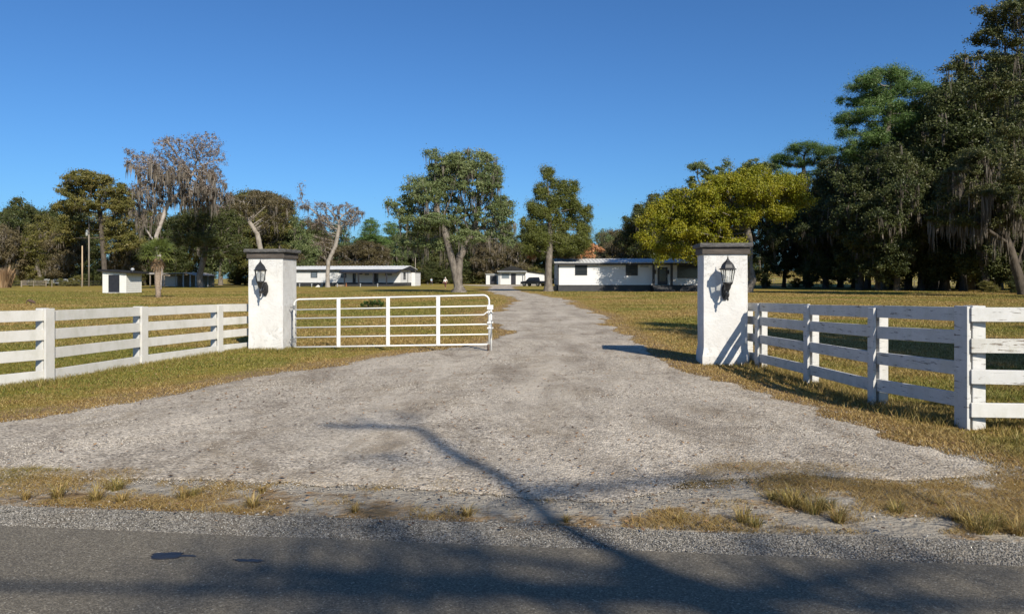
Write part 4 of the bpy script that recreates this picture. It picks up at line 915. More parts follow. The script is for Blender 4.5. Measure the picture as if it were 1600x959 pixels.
# cable over the road (its shadow crosses the asphalt) with poles off both sides
def from_shadow(x, y, z): return (x + .6444 * z, y - 1.3333 * z, z)
pA = from_shadow(-2.98 - 42 * .99, 4.28 + 42 * .045, 7.6); pB = from_shadow(2.8 + 42, 4.02 - 42 * .045, 7.6)
q = MB().tube([tuple(Vector(pA).lerp(Vector(pB), k / 30) - Vector((0, 0, .35 * (1 - (2 * k / 30 - 1) ** 2)))) for k in range(31)], .028, 6)
tag(q.build('power_cable', 'tyre_rubber'), 'black power cable strung above the road', 'cable')
for p_, lab in ((pA, 'wooden pole carrying the road cable, beyond the left edge'), (pB, 'wooden pole carrying the road cable, beyond the right edge')):
    e = empty('utility_pole', (p_[0], p_[1] - .17, 0), 0, lab, 'utility pole'); MB().tube([(0, 0, -.2), (0, 0, 9)], [.16, .11], 10).build('shaft', 'pole_wood', e, True)

# ---------------------------------------------------------------- dark pickup
D = 150.0
cr = empty('pickup_truck', (gx(834, D), D, 0), R(-38), 'black pickup truck parked before the garage, half behind the conifer trunk', 'truck')
q = MB().prism([(-2.7, .55), (-2.75, .95), (-1.55, 1.08), (-.75, 1.12), (2.7, 1.1), (2.75, .6), (2.2, .42), (-2.2, .42)], -.95, .95); q.build('body', 'car_paint', cr, bevel=.08)
q = MB().add([(-1.45, -.88, 1.08), (1.0, -.88, 1.1), (1.0, .88, 1.1), (-1.45, .88, 1.08), (-.65, -.72, 1.82), (.85, -.72, 1.85), (.85, .72, 1.85), (-.65, .72, 1.82)], [(0, 3, 2, 1), (4, 5, 6, 7), (0, 1, 5, 4), (1, 2, 6, 5), (2, 3, 7, 6), (3, 0, 4, 7)])
cabn = q.build('cabin', 'car_paint', cr, bevel=.06)
q = MB().add([(-1.36, -.78, 1.17), (-1.36, .78, 1.17), (-.74, .66, 1.75), (-.74, -.66, 1.75)], [(0, 3, 2, 1)]); q.v = [(x - .05, y, z + .02) for x, y, z in q.v]; q.build('windscreen', 'grey_glass', cr)
q = MB(); q.add([(-1.05, -.885, 1.2), (.85, -.885, 1.2), (.75, -.765, 1.72), (-.62, -.765, 1.72)], [(0, 1, 2, 3)]); q.build('side_window', 'dark_glass', cr)
for x in (-1.75, 1.65):
    for y in (-.98, .78):
        wv = MB().prism([(x + .4 * math.cos(t * math.pi / 8), .4 + .4 * math.sin(t * math.pi / 8)) for t in range(16)], y, y + .22).build('wheel', 'tyre_rubber', cr)
        MB().prism([(x + .2 * math.cos(t * math.pi / 5), .4 + .2 * math.sin(t * math.pi / 5)) for t in range(10)], y - .01, y + .23).build('rim', 'grey_metal', wv)
for y in (-.8, .5): MB().box(-2.78, -2.70, y, y + .3, .75, .92).build('headlight', 'trailer_white', cr)
MB().box(-2.79, -2.6, -.92, .92, .45, .6).build('bumper', 'grey_metal', cr)

# ---------------------------------------------------------------- people
def person(loc, rz, top_mat, leg_mat, hat, label, stride=.28, reach=.1):
    J = {'pel': (0, 0, .95), 'sp': (0, 0, 1.15), 'ch': (0, -.02, 1.38), 'nk': (0, -.03, 1.50), 'hd': (0, -.05, 1.62), 'ht': (0, -.04, 1.74)}
    E = [('pel', 'sp', ), ('sp', 'ch'), ('ch', 'nk'), ('nk', 'hd'), ('hd', 'ht')]
    Rd = {'pel': .15, 'sp': .13, 'ch': .16, 'nk': .06, 'hd': .095, 'ht': .07}
    for s, n in ((-1, 'l'), (1, 'r')):
        f = s * stride
        J.update({'hp' + n: (s * .1, 0, .90), 'kn' + n: (s * .11, -f * .55 - .04, .50), 'an' + n: (s * .11, -f, .09), 'to' + n: (s * .12, -f - .17, .04),
                  'sh' + n: (s * .19, -.01, 1.42), 'el' + n: (s * .25, f * .5, 1.14), 'wr' + n: (s * .24, f * .6 - reach - .1, .92), 'ha' + n: (s * .23, f * .6 - reach - .16, .84)})
        Rd.update({'hp' + n: .10, 'kn' + n: .065, 'an' + n: .045, 'to' + n: .035, 'sh' + n: .065, 'el' + n: .045, 'wr' + n: .03, 'ha' + n: .035})
        E += [('pel', 'hp' + n), ('hp' + n, 'kn' + n), ('kn' + n, 'an' + n), ('an' + n, 'to' + n), ('ch', 'sh' + n), ('sh' + n, 'el' + n), ('el' + n, 'wr' + n), ('wr' + n, 'ha' + n)]
    def skin(name, keys, mat, grow, parent):
        ks = [k for k in J if k in keys]; ix = {k: i for i, k in enumerate(ks)}
        me = bpy.data.meshes.new(name); me.from_pydata([J[k] for k in ks], [(ix[a], ix[b]) for a, b in E if a in ix and b in ix], []); me.update()
        o = link(name, me, mat, parent); o.modifiers.new('s', 'SKIN')
        for i, k in enumerate(ks):
            v = me.skin_vertices[0].data[i]; v.radius = (Rd[k] + grow, Rd[k] + grow); v.use_root = (i == 0)
        m = o.modifiers.new('u', 'SUBSURF'); m.levels = m.render_levels = 1
        return o
    body = empty('person', loc, rz, label, 'person')
    b = skin('body', set(J), 'skin', 0, body)
    skin('shirt', {'pel', 'sp', 'ch', 'shl', 'shr', 'ell', 'elr'}, top_mat, .018, body)
    skin('trousers', {'pel', 'hpl', 'hpr', 'knl', 'knr', 'anl', 'anr'}, leg_mat, .016, body)
    MB().lathe([(.02, 1.78), (.08, 1.77), (.105, 1.70), (.10, 1.65)], 12, (0, -.035, 0)).build('cap' if hat else 'hair', hat or 'hair', body, True)
    fc = MB()
    for s in (-1, 1): fc.box(s * .035 - .012, s * .035 + .012, -.155, -.14, 1.63, 1.645)
    fc.box(-.014, .014, -.17, -.14, 1.585, 1.62); fc.build('face', 'hair', body)
    return body
person((gx(674, 166), 166, 0), R(35), 'blue_shirt', 'dark_cloth', None, 'distant person in a light blue shirt walking on the far lawn')
person((gx(696, 118), 118, 0), R(-20), 'white_shirt', 'maroon_cloth', 'white_shirt', 'person in a white shirt and dark red trousers walking left of the oak')

# bird on the left lawn
def bird():
    d = 44.0; e = empty('bird', (gx(48, d), d, 0), R(0), 'dark brown bird stooping on the lawn behind the left fence', 'bird')
    V = [(0.0, 0, .25), (-.14, 0, .30), (.15, 0, .20), (.30, 0, .13), (-.22, 0, .27), (-.25, 0, .17), (-.27, 0, .10)]; rad = [.10, .07, .085, .03, .03, .03, .02]
    E = [(0, 1), (0, 2), (2, 3), (1, 4), (4, 5), (5, 6)]
    me = bpy.data.meshes.new('body'); me.from_pydata(V, E, []); o = link('body', me, 'feather', e); o.modifiers.new('s', 'SKIN')
    for i, r_ in enumerate(rad): me.skin_vertices[0].data[i].radius = (r_, r_); me.skin_vertices[0].data[i].use_root = i == 0
    m = o.modifiers.new('u', 'SUBSURF'); m.levels = m.render_levels = 2
    for s in (-.04, .04): MB().tube([(0, s, .2), (.03, s, .1), (-.01, s, 0), (-.06, s, 0)], .01, 6).build('leg', 'rust', e)
bird()

# ---------------------------------------------------------------- trees
def colonize(trunk, A, step, dk, seed, maxit=160, jitter=.25, forks=()):
    q = np.random.default_rng(seed)
    pos = [np.array(trunk[0], float)]; par = [-1]
    def addpath(pts, start):
        cur = start
        for p in pts:
            p = np.array(p, float); a = pos[cur]; L = np.linalg.norm(p - a); n = max(1, int(L / step))
            for k in range(1, n + 1):
                pos.append(a + (p - a) * k / n + q.normal(0, .04 * step, 3) * (k < n)); par.append(cur); cur = len(pos) - 1
        return cur
    addpath(trunk[1:], 0); ntr = len(pos)
    for f_ in forks:
        st_ = int(((np.array(pos) - np.array(f_[0])) ** 2).sum(-1).argmin()); addpath(f_, st_)
    A = np.array(A); alive = np.ones(len(A), bool); P_ = np.array(pos)
    D2 = ((A[:, None] - P_[None]) ** 2).sum(-1); near = D2.argmin(1); dist = np.sqrt(D2.min(1))
    # only the upper part of the trunk may branch low: handled by attraction itself
    for it in range(maxit):
        if not alive.any(): break
        ai = np.where(alive)[0]; ui, inv = np.unique(near[ai], return_inverse=True)
        v = A[ai] - P_[near[ai]]; v /= (np.linalg.norm(v, axis=1, keepdims=True) + 1e-9)
        sm = np.zeros((len(ui), 3)); np.add.at(sm, inv, v)
        sm += q.normal(0, jitter, sm.shape); sm /= (np.linalg.norm(sm, axis=1, keepdims=True) + 1e-9)
        new = P_[ui] + sm * step; base = len(P_)
        P_ = np.concatenate([P_, new]); par += list(ui)
        D2 = ((A[:, None] - new[None]) ** 2).sum(-1); nn = D2.argmin(1); nd = np.sqrt(D2.min(1))
        b = nd < dist; near[b] = base + nn[b]; dist[b] = nd[b]
        alive &= dist > dk
        if len(P_) > 9000: break
    return P_, np.array(par), ntr
def radii(P_, par, rbase, rtip):
    n = len(P_); tips = np.zeros(n); ch = np.zeros(n, int)
    for i in range(1, n): ch[par[i]] += 1
    tips[ch == 0] = 1
    for i in range(n - 1, 0, -1): tips[par[i]] += tips[i]
    p = math.log(rbase / rtip) / math.log(max(2, tips[0])); return rtip * tips ** p, ch, tips
def branch_mesh(P_, par, r, flare=1.5, minr=0.0):
    i = np.arange(1, len(P_)); i = i[r[i] > minr]; a = P_[par[i]]; b = P_[i]; ra = r[par[i]].copy(); rb = r[i]
    ra = np.minimum(ra, rb * 1.35 + .01); zlow = P_[0][2]
    fl = lambda z: 1 + (flare - 1) * np.exp(-np.maximum(0, z - zlow) / .6)
    ra = ra * fl(a[:, 2]); rb = rb * fl(b[:, 2])
    d = b - a; d /= np.linalg.norm(d, axis=1, keepdims=True) + 1e-9
    ref = np.where(np.abs(d[:, 2:3]) > .9, np.array([[1., 0, 0]]), np.array([[0, 0, 1.]])); u = np.cross(d, ref); u /= np.linalg.norm(u, axis=1, keepdims=True); v = np.cross(d, u)
    Vs, Fs, off = [], [], 0
    for K, sel in ((9, rb > .12), (5, (rb <= .12) & (rb > .03)), (3, rb <= .03)):
        if not sel.any(): continue
        th = np.arange(K) * 2 * np.pi / K; n = sel.sum()
        ring = u[sel][:, None] * np.cos(th)[None, :, None] + v[sel][:, None] * np.sin(th)[None, :, None]
        # big limbs: wobble
        V0 = a[sel][:, None] - d[sel][:, None] * rb[sel][:, None, None] * .25 + ring * ra[sel][:, None, None]; V1 = b[sel][:, None] + ring * rb[sel][:, None, None]
        V = np.stack([V0, V1], 1).reshape(-1, 3); k = (off + np.arange(n) * 2 * K)[:, None]; j = np.arange(K)[None]
        Fs.append(np.stack([k + j, k + (j + 1) % K, k + K + (j + 1) % K, k + K + j], -1).reshape(-1, 4)); Vs.append(V); off += len(V)
    return npmesh('trunk', np.concatenate(Vs), np.concatenate(Fs))
def leaf_mesh(name, Cn, size, q, aspect=.55, flat=.0, hang=0.0, rv=None, out=None):
    n = len(Cn); nr = q.normal(0, .75, (n, 3)) + (out if out is not None else 0); nr /= np.linalg.norm(nr, axis=1, keepdims=True)
    a = q.normal(0, 1, (n, 3)); a[:, 2] = a[:, 2] * (1 - flat) - hang; a = a - nr * (a * nr).sum(1, keepdims=True); a /= np.linalg.norm(a, axis=1, keepdims=True)
    b = np.cross(nr, a)
    s = (size * q.uniform(.6, 1.3, n))[:, None]
    V = np.stack([Cn - a * s * .5, Cn + b * s * aspect * .5, Cn + a * s * .5, Cn - b * s * aspect * .5], 1).reshape(-1, 3)
    rv = q.uniform(0, 1, n) if rv is None else rv
    return npmesh(name, V, np.arange(n * 4).reshape(n, 4), {'rnd': np.repeat(rv, 4)})
def moss_mesh(pts, lens, wid, q, per=5, spread=.18):
    n = len(pts) * per; P0 = np.repeat(pts, per, 0) + q.normal(0, spread, (n, 3)) * np.array([1, 1, .4]); L = np.repeat(lens, per) * q.uniform(.35, 1.1, n)
    th = q.uniform(0, 6.28, n); w_ = wid * q.uniform(.5, 1.4, n); sx = np.stack([np.cos(th) * w_, np.sin(th) * w_, 0 * th], -1)
    dr = q.normal(0, .06, (n, 3)) * L[:, None] * np.array([1, 1, 0]); V = []
    for f, wf in ((0, .5), (.3, 1), (.65, .7), (1, .12)):
        c = P0 + dr * f + np.stack([0 * L, 0 * L, -L * f], -1) + q.normal(0, .02, (n, 3)); V += [c - sx * wf, c + sx * wf]
    V = np.stack(V, 1).reshape(-1, 3); k = (np.arange(n) * 8)[:, None]
    Fc = np.concatenate([k + np.array([[2 * i, 2 * i + 1, 2 * i + 3, 2 * i + 2]]) for i in range(3)])
    return npmesh('moss', V, Fc, {'rnd': np.repeat(q.uniform(0, 1, n), 8)})
def lobe_pts(lobes, n, q, hollow=.55):
    vol = np.array([l[3] * l[4] * l[5] for l in lobes]) ** .72; pr = vol / vol.sum(); k = q.choice(len(lobes), n, p=pr); Lb = np.array(lobes)[k]
    d = q.normal(0, 1, (n, 3)); d /= np.linalg.norm(d, axis=1, keepdims=True); r = (hollow ** 3 + (1 - hollow ** 3) * q.uniform(0, 1, n)) ** (1 / 3) * q.uniform(.85, 1.08, n)
    return Lb[:, :3] + d * Lb[:, 3:] * r[:, None]
def tree_meshes(trunk, lobes, seed, nA=420, step=.5, dk=.6, rbase=.5, rtip=.018, nleaf=40000, lsize=.17, clump=.5, leaf_aspect=.55, flat=0., hang=0., moss=0, mosslen=1.5, mossw=.035, hollow=.5, vflat=.6, per=5, flare=1.5, cfrac=.85, forks=(), mspread=.12, mtop=1.0, tmin=0):
    q = np.random.default_rng(seed); A = lobe_pts(lobes, nA, q, hollow)
    P_, par, ntr = colonize(trunk, A, step, dk, seed, forks=forks); r, ch, tips = radii(P_, par, rbase, rtip)
    if tmin: r[:ntr] = np.maximum(r[:ntr], np.linspace(rbase, tmin, ntr))
    out = {'trunk': branch_mesh(P_, par, r, flare)}
    if nleaf:
        thin = np.where(r < rtip * 2.6)[0]; zmin = min(l[2] - l[5] for l in lobes); thin = thin[P_[thin][:, 2] > zmin - .5]
        thin = q.choice(thin, max(40, int(len(thin) * cfrac)), replace=False); w_ = q.uniform(.35, 1.4, len(thin)) ** 1.3; k = q.choice(thin, nleaf, p=w_ / w_.sum())
        csz = clump * 1.25 * q.uniform(.35, 1.5, len(P_))
        od = q.normal(0, 1, (nleaf, 3)); od /= np.linalg.norm(od, axis=1, keepdims=True); od[:, 2] = np.abs(od[:, 2]) * np.where(q.uniform(0, 1, nleaf) < .68, 1, -1)
        rad_ = q.uniform(.1, 1, nleaf) ** .55 * (1 + 1.4 * q.exponential(.28, nleaf))
        Cn = P_[k] + od * (rad_ * csz[k] * .62)[:, None] * np.array([1, 1, vflat])
        tone = q.uniform(0, 1, len(P_)); rv = np.clip(.55 * q.uniform(0, 1, nleaf) + .45 * tone[k], 0, 1)
        out['crown'] = leaf_mesh('crown', Cn, lsize, q, leaf_aspect, flat, hang, rv, od)
    if moss:
        cand = np.where((r < rbase * .5) & (P_[:, 2] > P_[:, 2].max() * .25) & (P_[:, 2] < P_[:, 2].max() * mtop))[0]; k = q.choice(cand, moss)
        out['moss'] = moss_mesh(P_[k], mosslen * q.uniform(.25, 1.1, moss) ** 1.5, mossw, q, per, mspread)
    H = P_[:, 2].max(); return out, H
def plant(name, loc, rz, meshes, mats, label, cat, group=None, scale=1.0, sxy=None):
    e = empty(name, loc, rz, label, cat, group); sx = sxy or scale; e.scale = (sx, sx, scale)
    for k, me in meshes.items():
        if not me.materials: me.materials.append(M[mats[k]])
        o = bpy.data.objects.new(k, me); C.objects.link(o); o.parent = e
    return e
def pxl(lobes, px0, D, seed, depth=1.0, extra=True, by=None):
    """crown lobes given in picture units become metres at the tree's own distance"""
    s = D / F; q = random.Random(seed); out = []
    for (px, py, a, b) in lobes:
        out.append(((px - px0) * s, q.uniform(-.5, .5) * a * s * depth, zz(py, D), a * s, a * s * .95 * depth, b * s))
        if extra and q.random() < .6: out.append(((px - px0) * s + q.uniform(-.4, .4) * a * s, q.choice((-1, 1)) * a * s * 1.1 * depth, zz(py, D) - q.uniform(0, .3) * b * s, a * s * .75, a * s * .75 * depth, b * s * .75))
    return out
def hero(name, px, D, trunk, lobes, mats, label, cat='tree', group=None, depth=1.0, seed=1, extra=True, **kw):
    lb = pxl(lobes, px, D, seed, depth, extra); s = D / F
    tk = [((tx - px) * s, ty, zz(tz, D) if k else -.1) for k, (tx, ty, tz) in enumerate(trunk)]
    kw['forks'] = [[((tx - px) * s, ty, zz(tz, D)) for tx, ty, tz in f_] for f_ in kw.get('forks', ())]
    ms, H = tree_meshes(tk, lb, seed, **kw)
    return plant(name, (gx(px, D), D, float(height(gx(px, D), D))), 0, ms, mats, label, cat, group)

OAKM = {'trunk': 'bark', 'crown': 'oak_leaf', 'moss': 'moss'}
hero('oak_tree', 717, 84, [(717, 0, 457), (716, 0, 430), (718, .1, 400), (716, 0, 375)],
     [(728, 255, 34, 26), (760, 268, 28, 28), (692, 260, 26, 18), (675, 241, 14, 9), (745, 290, 44, 26), (660, 300, 34, 24), (700, 275, 40, 22), (700, 300, 34, 24), (625, 326, 26, 16), (648, 345, 32, 20), (610, 318, 11, 8),
      (690, 345, 36, 22), (735, 335, 34, 22), (772, 315, 28, 24), (792, 330, 16, 26), (775, 358, 30, 20), (735, 372, 34, 12), (640, 375, 22, 14), (670, 385, 24, 12), (795, 372, 14, 20)],
     OAKM, 'large live oak with grey moss beside the bend of the drive', seed=3, nA=2000, step=.36, dk=.36, rbase=.62, rtip=.016, nleaf=120000, lsize=.18, clump=.66, cfrac=.62, moss=420, mosslen=1.9, depth=.85, flare=1.7, forks=[[(716, 0, 450), (711, -.3, 425), (705, -.5, 400), (698, -.6, 372), (690, -.7, 350)], [(718, 0, 402), (730, .6, 378), (742, 1, 350)]], per=7, group='trees on the front lawn')
hero('conifer_tree', 857, 91, [(857, 0, 455), (857, 0, 420), (860, 0, 370), (858, 0, 320), (855, 0, 275)],
     [(854, 272, 9, 14), (862, 290, 10, 12), (845, 300, 13, 14), (880, 296, 11, 18), (896, 300, 9, 20), (870, 315, 16, 14), (832, 326, 12, 13), (895, 325, 16, 14), (852, 335, 22, 14), (918, 335, 10, 14), (825, 350, 15, 12), (880, 350, 22, 13), (912, 358, 13, 11),
      (838, 370, 20, 12), (868, 378, 26, 13), (903, 378, 20, 12), (850, 395, 24, 8), (890, 392, 24, 8), (826, 388, 13, 10)],
     {'trunk': 'bark', 'crown': 'cedar_leaf'}, 'tall clumpy dark green conifer at the left end of the long house', seed=5, nA=1500, step=.32, dk=.34, rbase=.42, rtip=.013, nleaf=165000, lsize=.175, clump=.56, cfrac=.85, leaf_aspect=.4, depth=.8, vflat=1.0, hollow=.3, flare=1.9, group='trees on the front lawn')
hero('sapling', 905, 96, [(905, 0, 454), (903, 0, 420), (900, 0, 400)], [(835, 398, 11, 7), (850, 392, 9, 6), (878, 398, 12, 8), (905, 395, 15, 8), (925, 386, 11, 8), (862, 405, 9, 6), (922, 400, 9, 6), (938, 392, 5, 6)],
     {'trunk': 'dark_bark', 'crown': 'orange_leaf'}, 'small tree with orange brown leaves under the tall conifer', seed=8, nA=170, step=.4, dk=.5, rbase=.12, nleaf=8000, lsize=.22, clump=.5, leaf_aspect=.7)
hero('yellow_tree', 1172, 84, [(1168, 0, 457), (1176, 0, 437), (1170, 0, 415), (1172, .2, 380), (1165, 0, 345)],
     [(1130, 288, 40, 16), (1185, 278, 36, 18), (1155, 300, 44, 20), (1225, 292, 34, 20), (1248, 315, 24, 14), (1085, 305, 34, 18), (1045, 325, 30, 16), (1090, 335, 40, 18), (1018, 345, 22, 16), (1060, 360, 36, 18), (1012, 372, 18, 14), (1110, 362, 38, 18),
      (1195, 325, 34, 16), (1045, 390, 26, 12), (1090, 392, 30, 10), (1140, 385, 24, 12), (1215, 335, 24, 12), (1150, 340, 34, 14), (1030, 405, 10, 6)],
     {'trunk': 'bark', 'crown': 'yellow_leaf', 'moss': 'moss'}, 'broad tree with yellow green autumn leaves above the right pillar', seed=12, nA=1800, step=.38, dk=.40, rbase=.42, rtip=.014, nleaf=160000, lsize=.20, clump=.66, cfrac=.85, leaf_aspect=.55, depth=.9, moss=60, mosslen=1.2, vflat=.85, group='trees on the front lawn')
hero('moss_tree', 248, 112, [(248, 0, 452), (252, 0, 420), (244, 0, 370), (262, 0, 320), (268, 0, 290)],
     [(290, 232, 44, 20), (322, 225, 26, 20), (255, 262, 42, 24), (300, 262, 40, 26), (222, 250, 22, 14), (335, 285, 26, 28), (235, 300, 32, 24), (290, 300, 48, 24), (230, 335, 24, 24), (345, 312, 22, 20), (205, 238, 10, 8), (345, 250, 14, 12), (270, 225, 20, 10)],
     {'trunk': 'grey_twig', 'crown': 'dead_leaf', 'moss': 'moss'}, 'tall leafless tree draped in long grey brown moss behind the palm', seed=21, nA=2600, step=.36, dk=.34, rbase=.30, rtip=.028, nleaf=30000, lsize=.2, clump=.4, moss=620, mosslen=2.4, mossw=.055, mtop=.78, depth=.9, per=8, vflat=1.0, cfrac=.9, forks=[[(250, 0, 390), (232, -.6, 360), (222, -1, 330)], [(262, 0, 320), (285, .5, 295), (300, .8, 265)]], group='bare mossy trees')
hero('bare_tree', 415, 135, [(415, 0, 448), (408, 0, 395), (402, 0, 365), (385, 0, 340)], [(360, 315, 18, 14), (405, 310, 30, 14), (380, 330, 24, 14), (440, 322, 22, 16), (345, 340, 12, 14), (430, 345, 20, 12)],
     {'trunk': 'pale_bark', 'crown': 'brown_leaf', 'moss': 'moss'}, 'leaning pale trunked bare tree rising behind the left pillar', seed=23, nA=1100, step=.42, dk=.42, rbase=.46, rtip=.028, nleaf=30000, lsize=.22, clump=.7, moss=260, mosslen=1.7, mossw=.05, group='bare mossy trees')
hero('bare_tree', 512, 133, [(512, 0, 449), (512, 0, 425), (513, 0, 408), (524, 0, 385), (530, 0, 355)], [(540, 330, 24, 14), (520, 345, 20, 16), (548, 345, 16, 10), (490, 345, 16, 16), (500, 375, 14, 14), (470, 300, 8, 20), (475, 320, 14, 8), (505, 322, 16, 8), (558, 330, 8, 8)],
     {'trunk': 'pale_bark', 'crown': 'dead_leaf', 'moss': 'moss'}, 'forked pale bare tree standing in front of the porch house', seed=29, nA=800, step=.42, dk=.42, rbase=.36, rtip=.026, nleaf=9000, lsize=.2, clump=.5, moss=120, mosslen=1.7, mossw=.05, flare=1.5, group='bare mossy trees')
hero('oak_tree', 160, 148, [(165, 0, 449), (162, 0, 400), (158, 0, 350), (155, 0, 320)], [(150, 283, 34, 14), (125, 300, 28, 16), (175, 298, 32, 18), (105, 325, 20, 14), (150, 322, 34, 14), (195, 320, 20, 16), (120, 352, 24, 14), (185, 355, 28, 16), (100, 370, 16, 14), (200, 380, 20, 14)],
     {'trunk': 'dark_bark', 'crown': 'olive_leaf', 'moss': 'dark_moss'}, 'tall olive green oak with open crown above the far left poles', seed=31, nA=1100, step=.5, dk=.55, rbase=.5, rtip=.025, nleaf=80000, lsize=.30, clump=.8, moss=160, mosslen=2.2, mossw=.06, group='trees behind the left lawn')
hero('oak_tree', 314, 129, [(314, 0, 449), (312, 0, 430), (318, 0, 405), (322, 0, 385)], [(300, 345, 30, 18), (335, 335, 30, 18), (360, 355, 26, 20), (290, 375, 24, 16), (330, 372, 34, 18), (372, 385, 24, 16), (285, 350, 20, 16), (345, 395, 28, 10)],
     {'trunk': 'bark', 'crown': 'dark_leaf', 'moss': 'dark_moss'}, 'round dark green oak with grey trunk right of the open barn', seed=33, nA=1000, step=.48, dk=.5, rbase=.5, rtip=.022, nleaf=50000, lsize=.24, clump=.75, moss=120, mosslen=1.6, mossw=.05, group='trees behind the left lawn')
PINE = {'trunk': 'bark', 'crown': 'pine_needle'}
hero('pine_tree', 1382, 104, [(1380, 0, 453), (1378, 0, 350), (1382, 0, 250), (1388, 0, 190), (1392, 0, 130)],
     [(1385, 116, 34, 12), (1348, 130, 28, 14), (1412, 124, 30, 13), (1395, 142, 38, 13), (1335, 155, 26, 13), (1442, 148, 32, 14), (1372, 168, 34, 12), (1418, 172, 38, 14), (1330, 184, 28, 13), (1458, 178, 26, 14), (1388, 198, 36, 12), (1322, 210, 24, 11), (1430, 208, 36, 14), (1362, 222, 28, 11), (1345, 242, 24, 10), (1400, 236, 30, 12), (1320, 236, 16, 8)],
     PINE, 'tallest pine with layered green crown, above the right hand woods', seed=41, nA=1000, step=.5, dk=.5, rbase=.42, rtip=.025, nleaf=120000, lsize=.36, clump=.9, cfrac=.7, leaf_aspect=.17, vflat=.75, hollow=.2, depth=1.0, flare=1.2, group='pines')
hero('pine_tree', 1256, 142, [(1258, 0, 449), (1256, 0, 350), (1255, 0, 290), (1256, 0, 250)],
     [(1250, 232, 26, 6), (1275, 240, 24, 7), (1225, 245, 20, 6), (1250, 252, 30, 6), (1288, 256, 18, 6), (1215, 262, 14, 5), (1265, 272, 22, 6), (1230, 280, 14, 5)],
     PINE, 'flat topped pine showing above the yellow tree', seed=43, nA=320, step=.7, dk=.8, rbase=.42, rtip=.03, nleaf=60000, lsize=.34, clump=1.1, leaf_aspect=.16, vflat=.65, hollow=.2, flare=1.2, group='pines')
hero('slender_tree', 1105, 118, [(1105, 0, 451), (1104, 0, 350), (1106, 0, 300)], [(1090, 260, 14, 10), (1138, 256, 7, 14), (1112, 272, 20, 10), (1082, 285, 10, 10), (1130, 280, 16, 12), (1175, 258, 16, 10), (1160, 275, 18, 12), (1200, 262, 14, 10)],
     OAKM, 'bluish green crown rising behind the yellow tree', seed=47, nA=260, step=.6, dk=.6, rbase=.3, rtip=.02, nleaf=24000, lsize=.22, clump=.65, moss=20)
hero('oak_tree', 1655, 60, [(1660, 0, 466), (1650, 0, 400), (1640, 0, 300), (1630, 0, 180), (1620, 0, 90)],
     [(1590, 25, 46, 26), (1545, 62, 34, 16), (1510, 95, 26, 9), (1480, 108, 16, 6), (1590, 85, 40, 26), (1555, 25, 18, 14), (1560, 135, 34, 20), (1610, 150, 50, 34), (1590, 200, 40, 30), (1680, 60, 70, 60), (1700, 180, 70, 60), (1640, -30, 50, 40), (1690, 300, 60, 50), (1600, 262, 34, 26), (1530, 12, 12, 10)],
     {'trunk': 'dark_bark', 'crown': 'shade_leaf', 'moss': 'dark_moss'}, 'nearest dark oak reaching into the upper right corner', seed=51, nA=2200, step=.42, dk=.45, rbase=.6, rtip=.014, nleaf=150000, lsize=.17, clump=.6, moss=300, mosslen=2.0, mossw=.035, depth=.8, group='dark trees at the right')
hero('oak_tree', 1560, 72, [(1600, 0, 461), (1588, 0, 420), (1572, 0, 370), (1550, 0, 330)],
     [(1540, 250, 40, 24), (1500, 275, 30, 20), (1575, 290, 34, 24), (1530, 310, 40, 20), (1490, 320, 24, 18), (1560, 340, 40, 16), (1510, 350, 30, 16), (1590, 330, 20, 30), (1470, 345, 16, 14)],
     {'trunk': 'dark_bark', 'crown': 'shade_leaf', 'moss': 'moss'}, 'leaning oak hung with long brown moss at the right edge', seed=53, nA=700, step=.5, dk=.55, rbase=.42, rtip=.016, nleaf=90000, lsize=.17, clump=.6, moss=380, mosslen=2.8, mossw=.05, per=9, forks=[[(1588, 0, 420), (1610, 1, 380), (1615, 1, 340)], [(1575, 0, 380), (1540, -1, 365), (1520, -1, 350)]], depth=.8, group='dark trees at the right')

# background tree kinds, each mesh shared by its copies
def proto(seed, H, wid, z0, nl, mats, trunk_bend=.6, nleaf=30000, lsize=.27, moss=120, nA=750, mosslen=1.8, rbase=.42, conical=False, clump=.9, aspect=.55, vflat=.8, step=.55):
    q = random.Random(seed); lb = []
    for k in range(nl):
        f = (k + .5) / nl; z = z0 + (H - z0) * f; spread = wid * (.95 - .75 * f if conical else math.sqrt(max(.06, 1 - (1.7 * f - .75) ** 2)))
        a = q.uniform(0, 6.28); rr_ = spread * q.uniform(.25, .62); r_ = spread * q.uniform(.35, .5) + .6
        lb.append((rr_ * math.cos(a), rr_ * math.sin(a), z, r_, r_, (H - z0) / nl * 1.6 + .5))
    ms, h = tree_meshes([(0, 0, -.2), (q.uniform(-.2, .2), 0, z0 * .6), (q.uniform(-.6, .6) * trunk_bend, q.uniform(-.5, .5), z0 * 1.3), (q.uniform(-1, 1) * trunk_bend, 0, z0 + (H - z0) * .4)], lb, seed, nA=nA, step=step, dk=step * 1.15, rbase=rbase, rtip=.03, nleaf=nleaf, lsize=lsize, clump=clump, leaf_aspect=aspect, moss=moss, mosslen=mosslen, mossw=.07, vflat=vflat, per=7)
    for k, me in ms.items(): me.materials.append(M[mats[k]])
    return ms, H
DK = {'trunk': 'dark_bark', 'crown': 'dark_leaf', 'moss': 'dark_moss'}
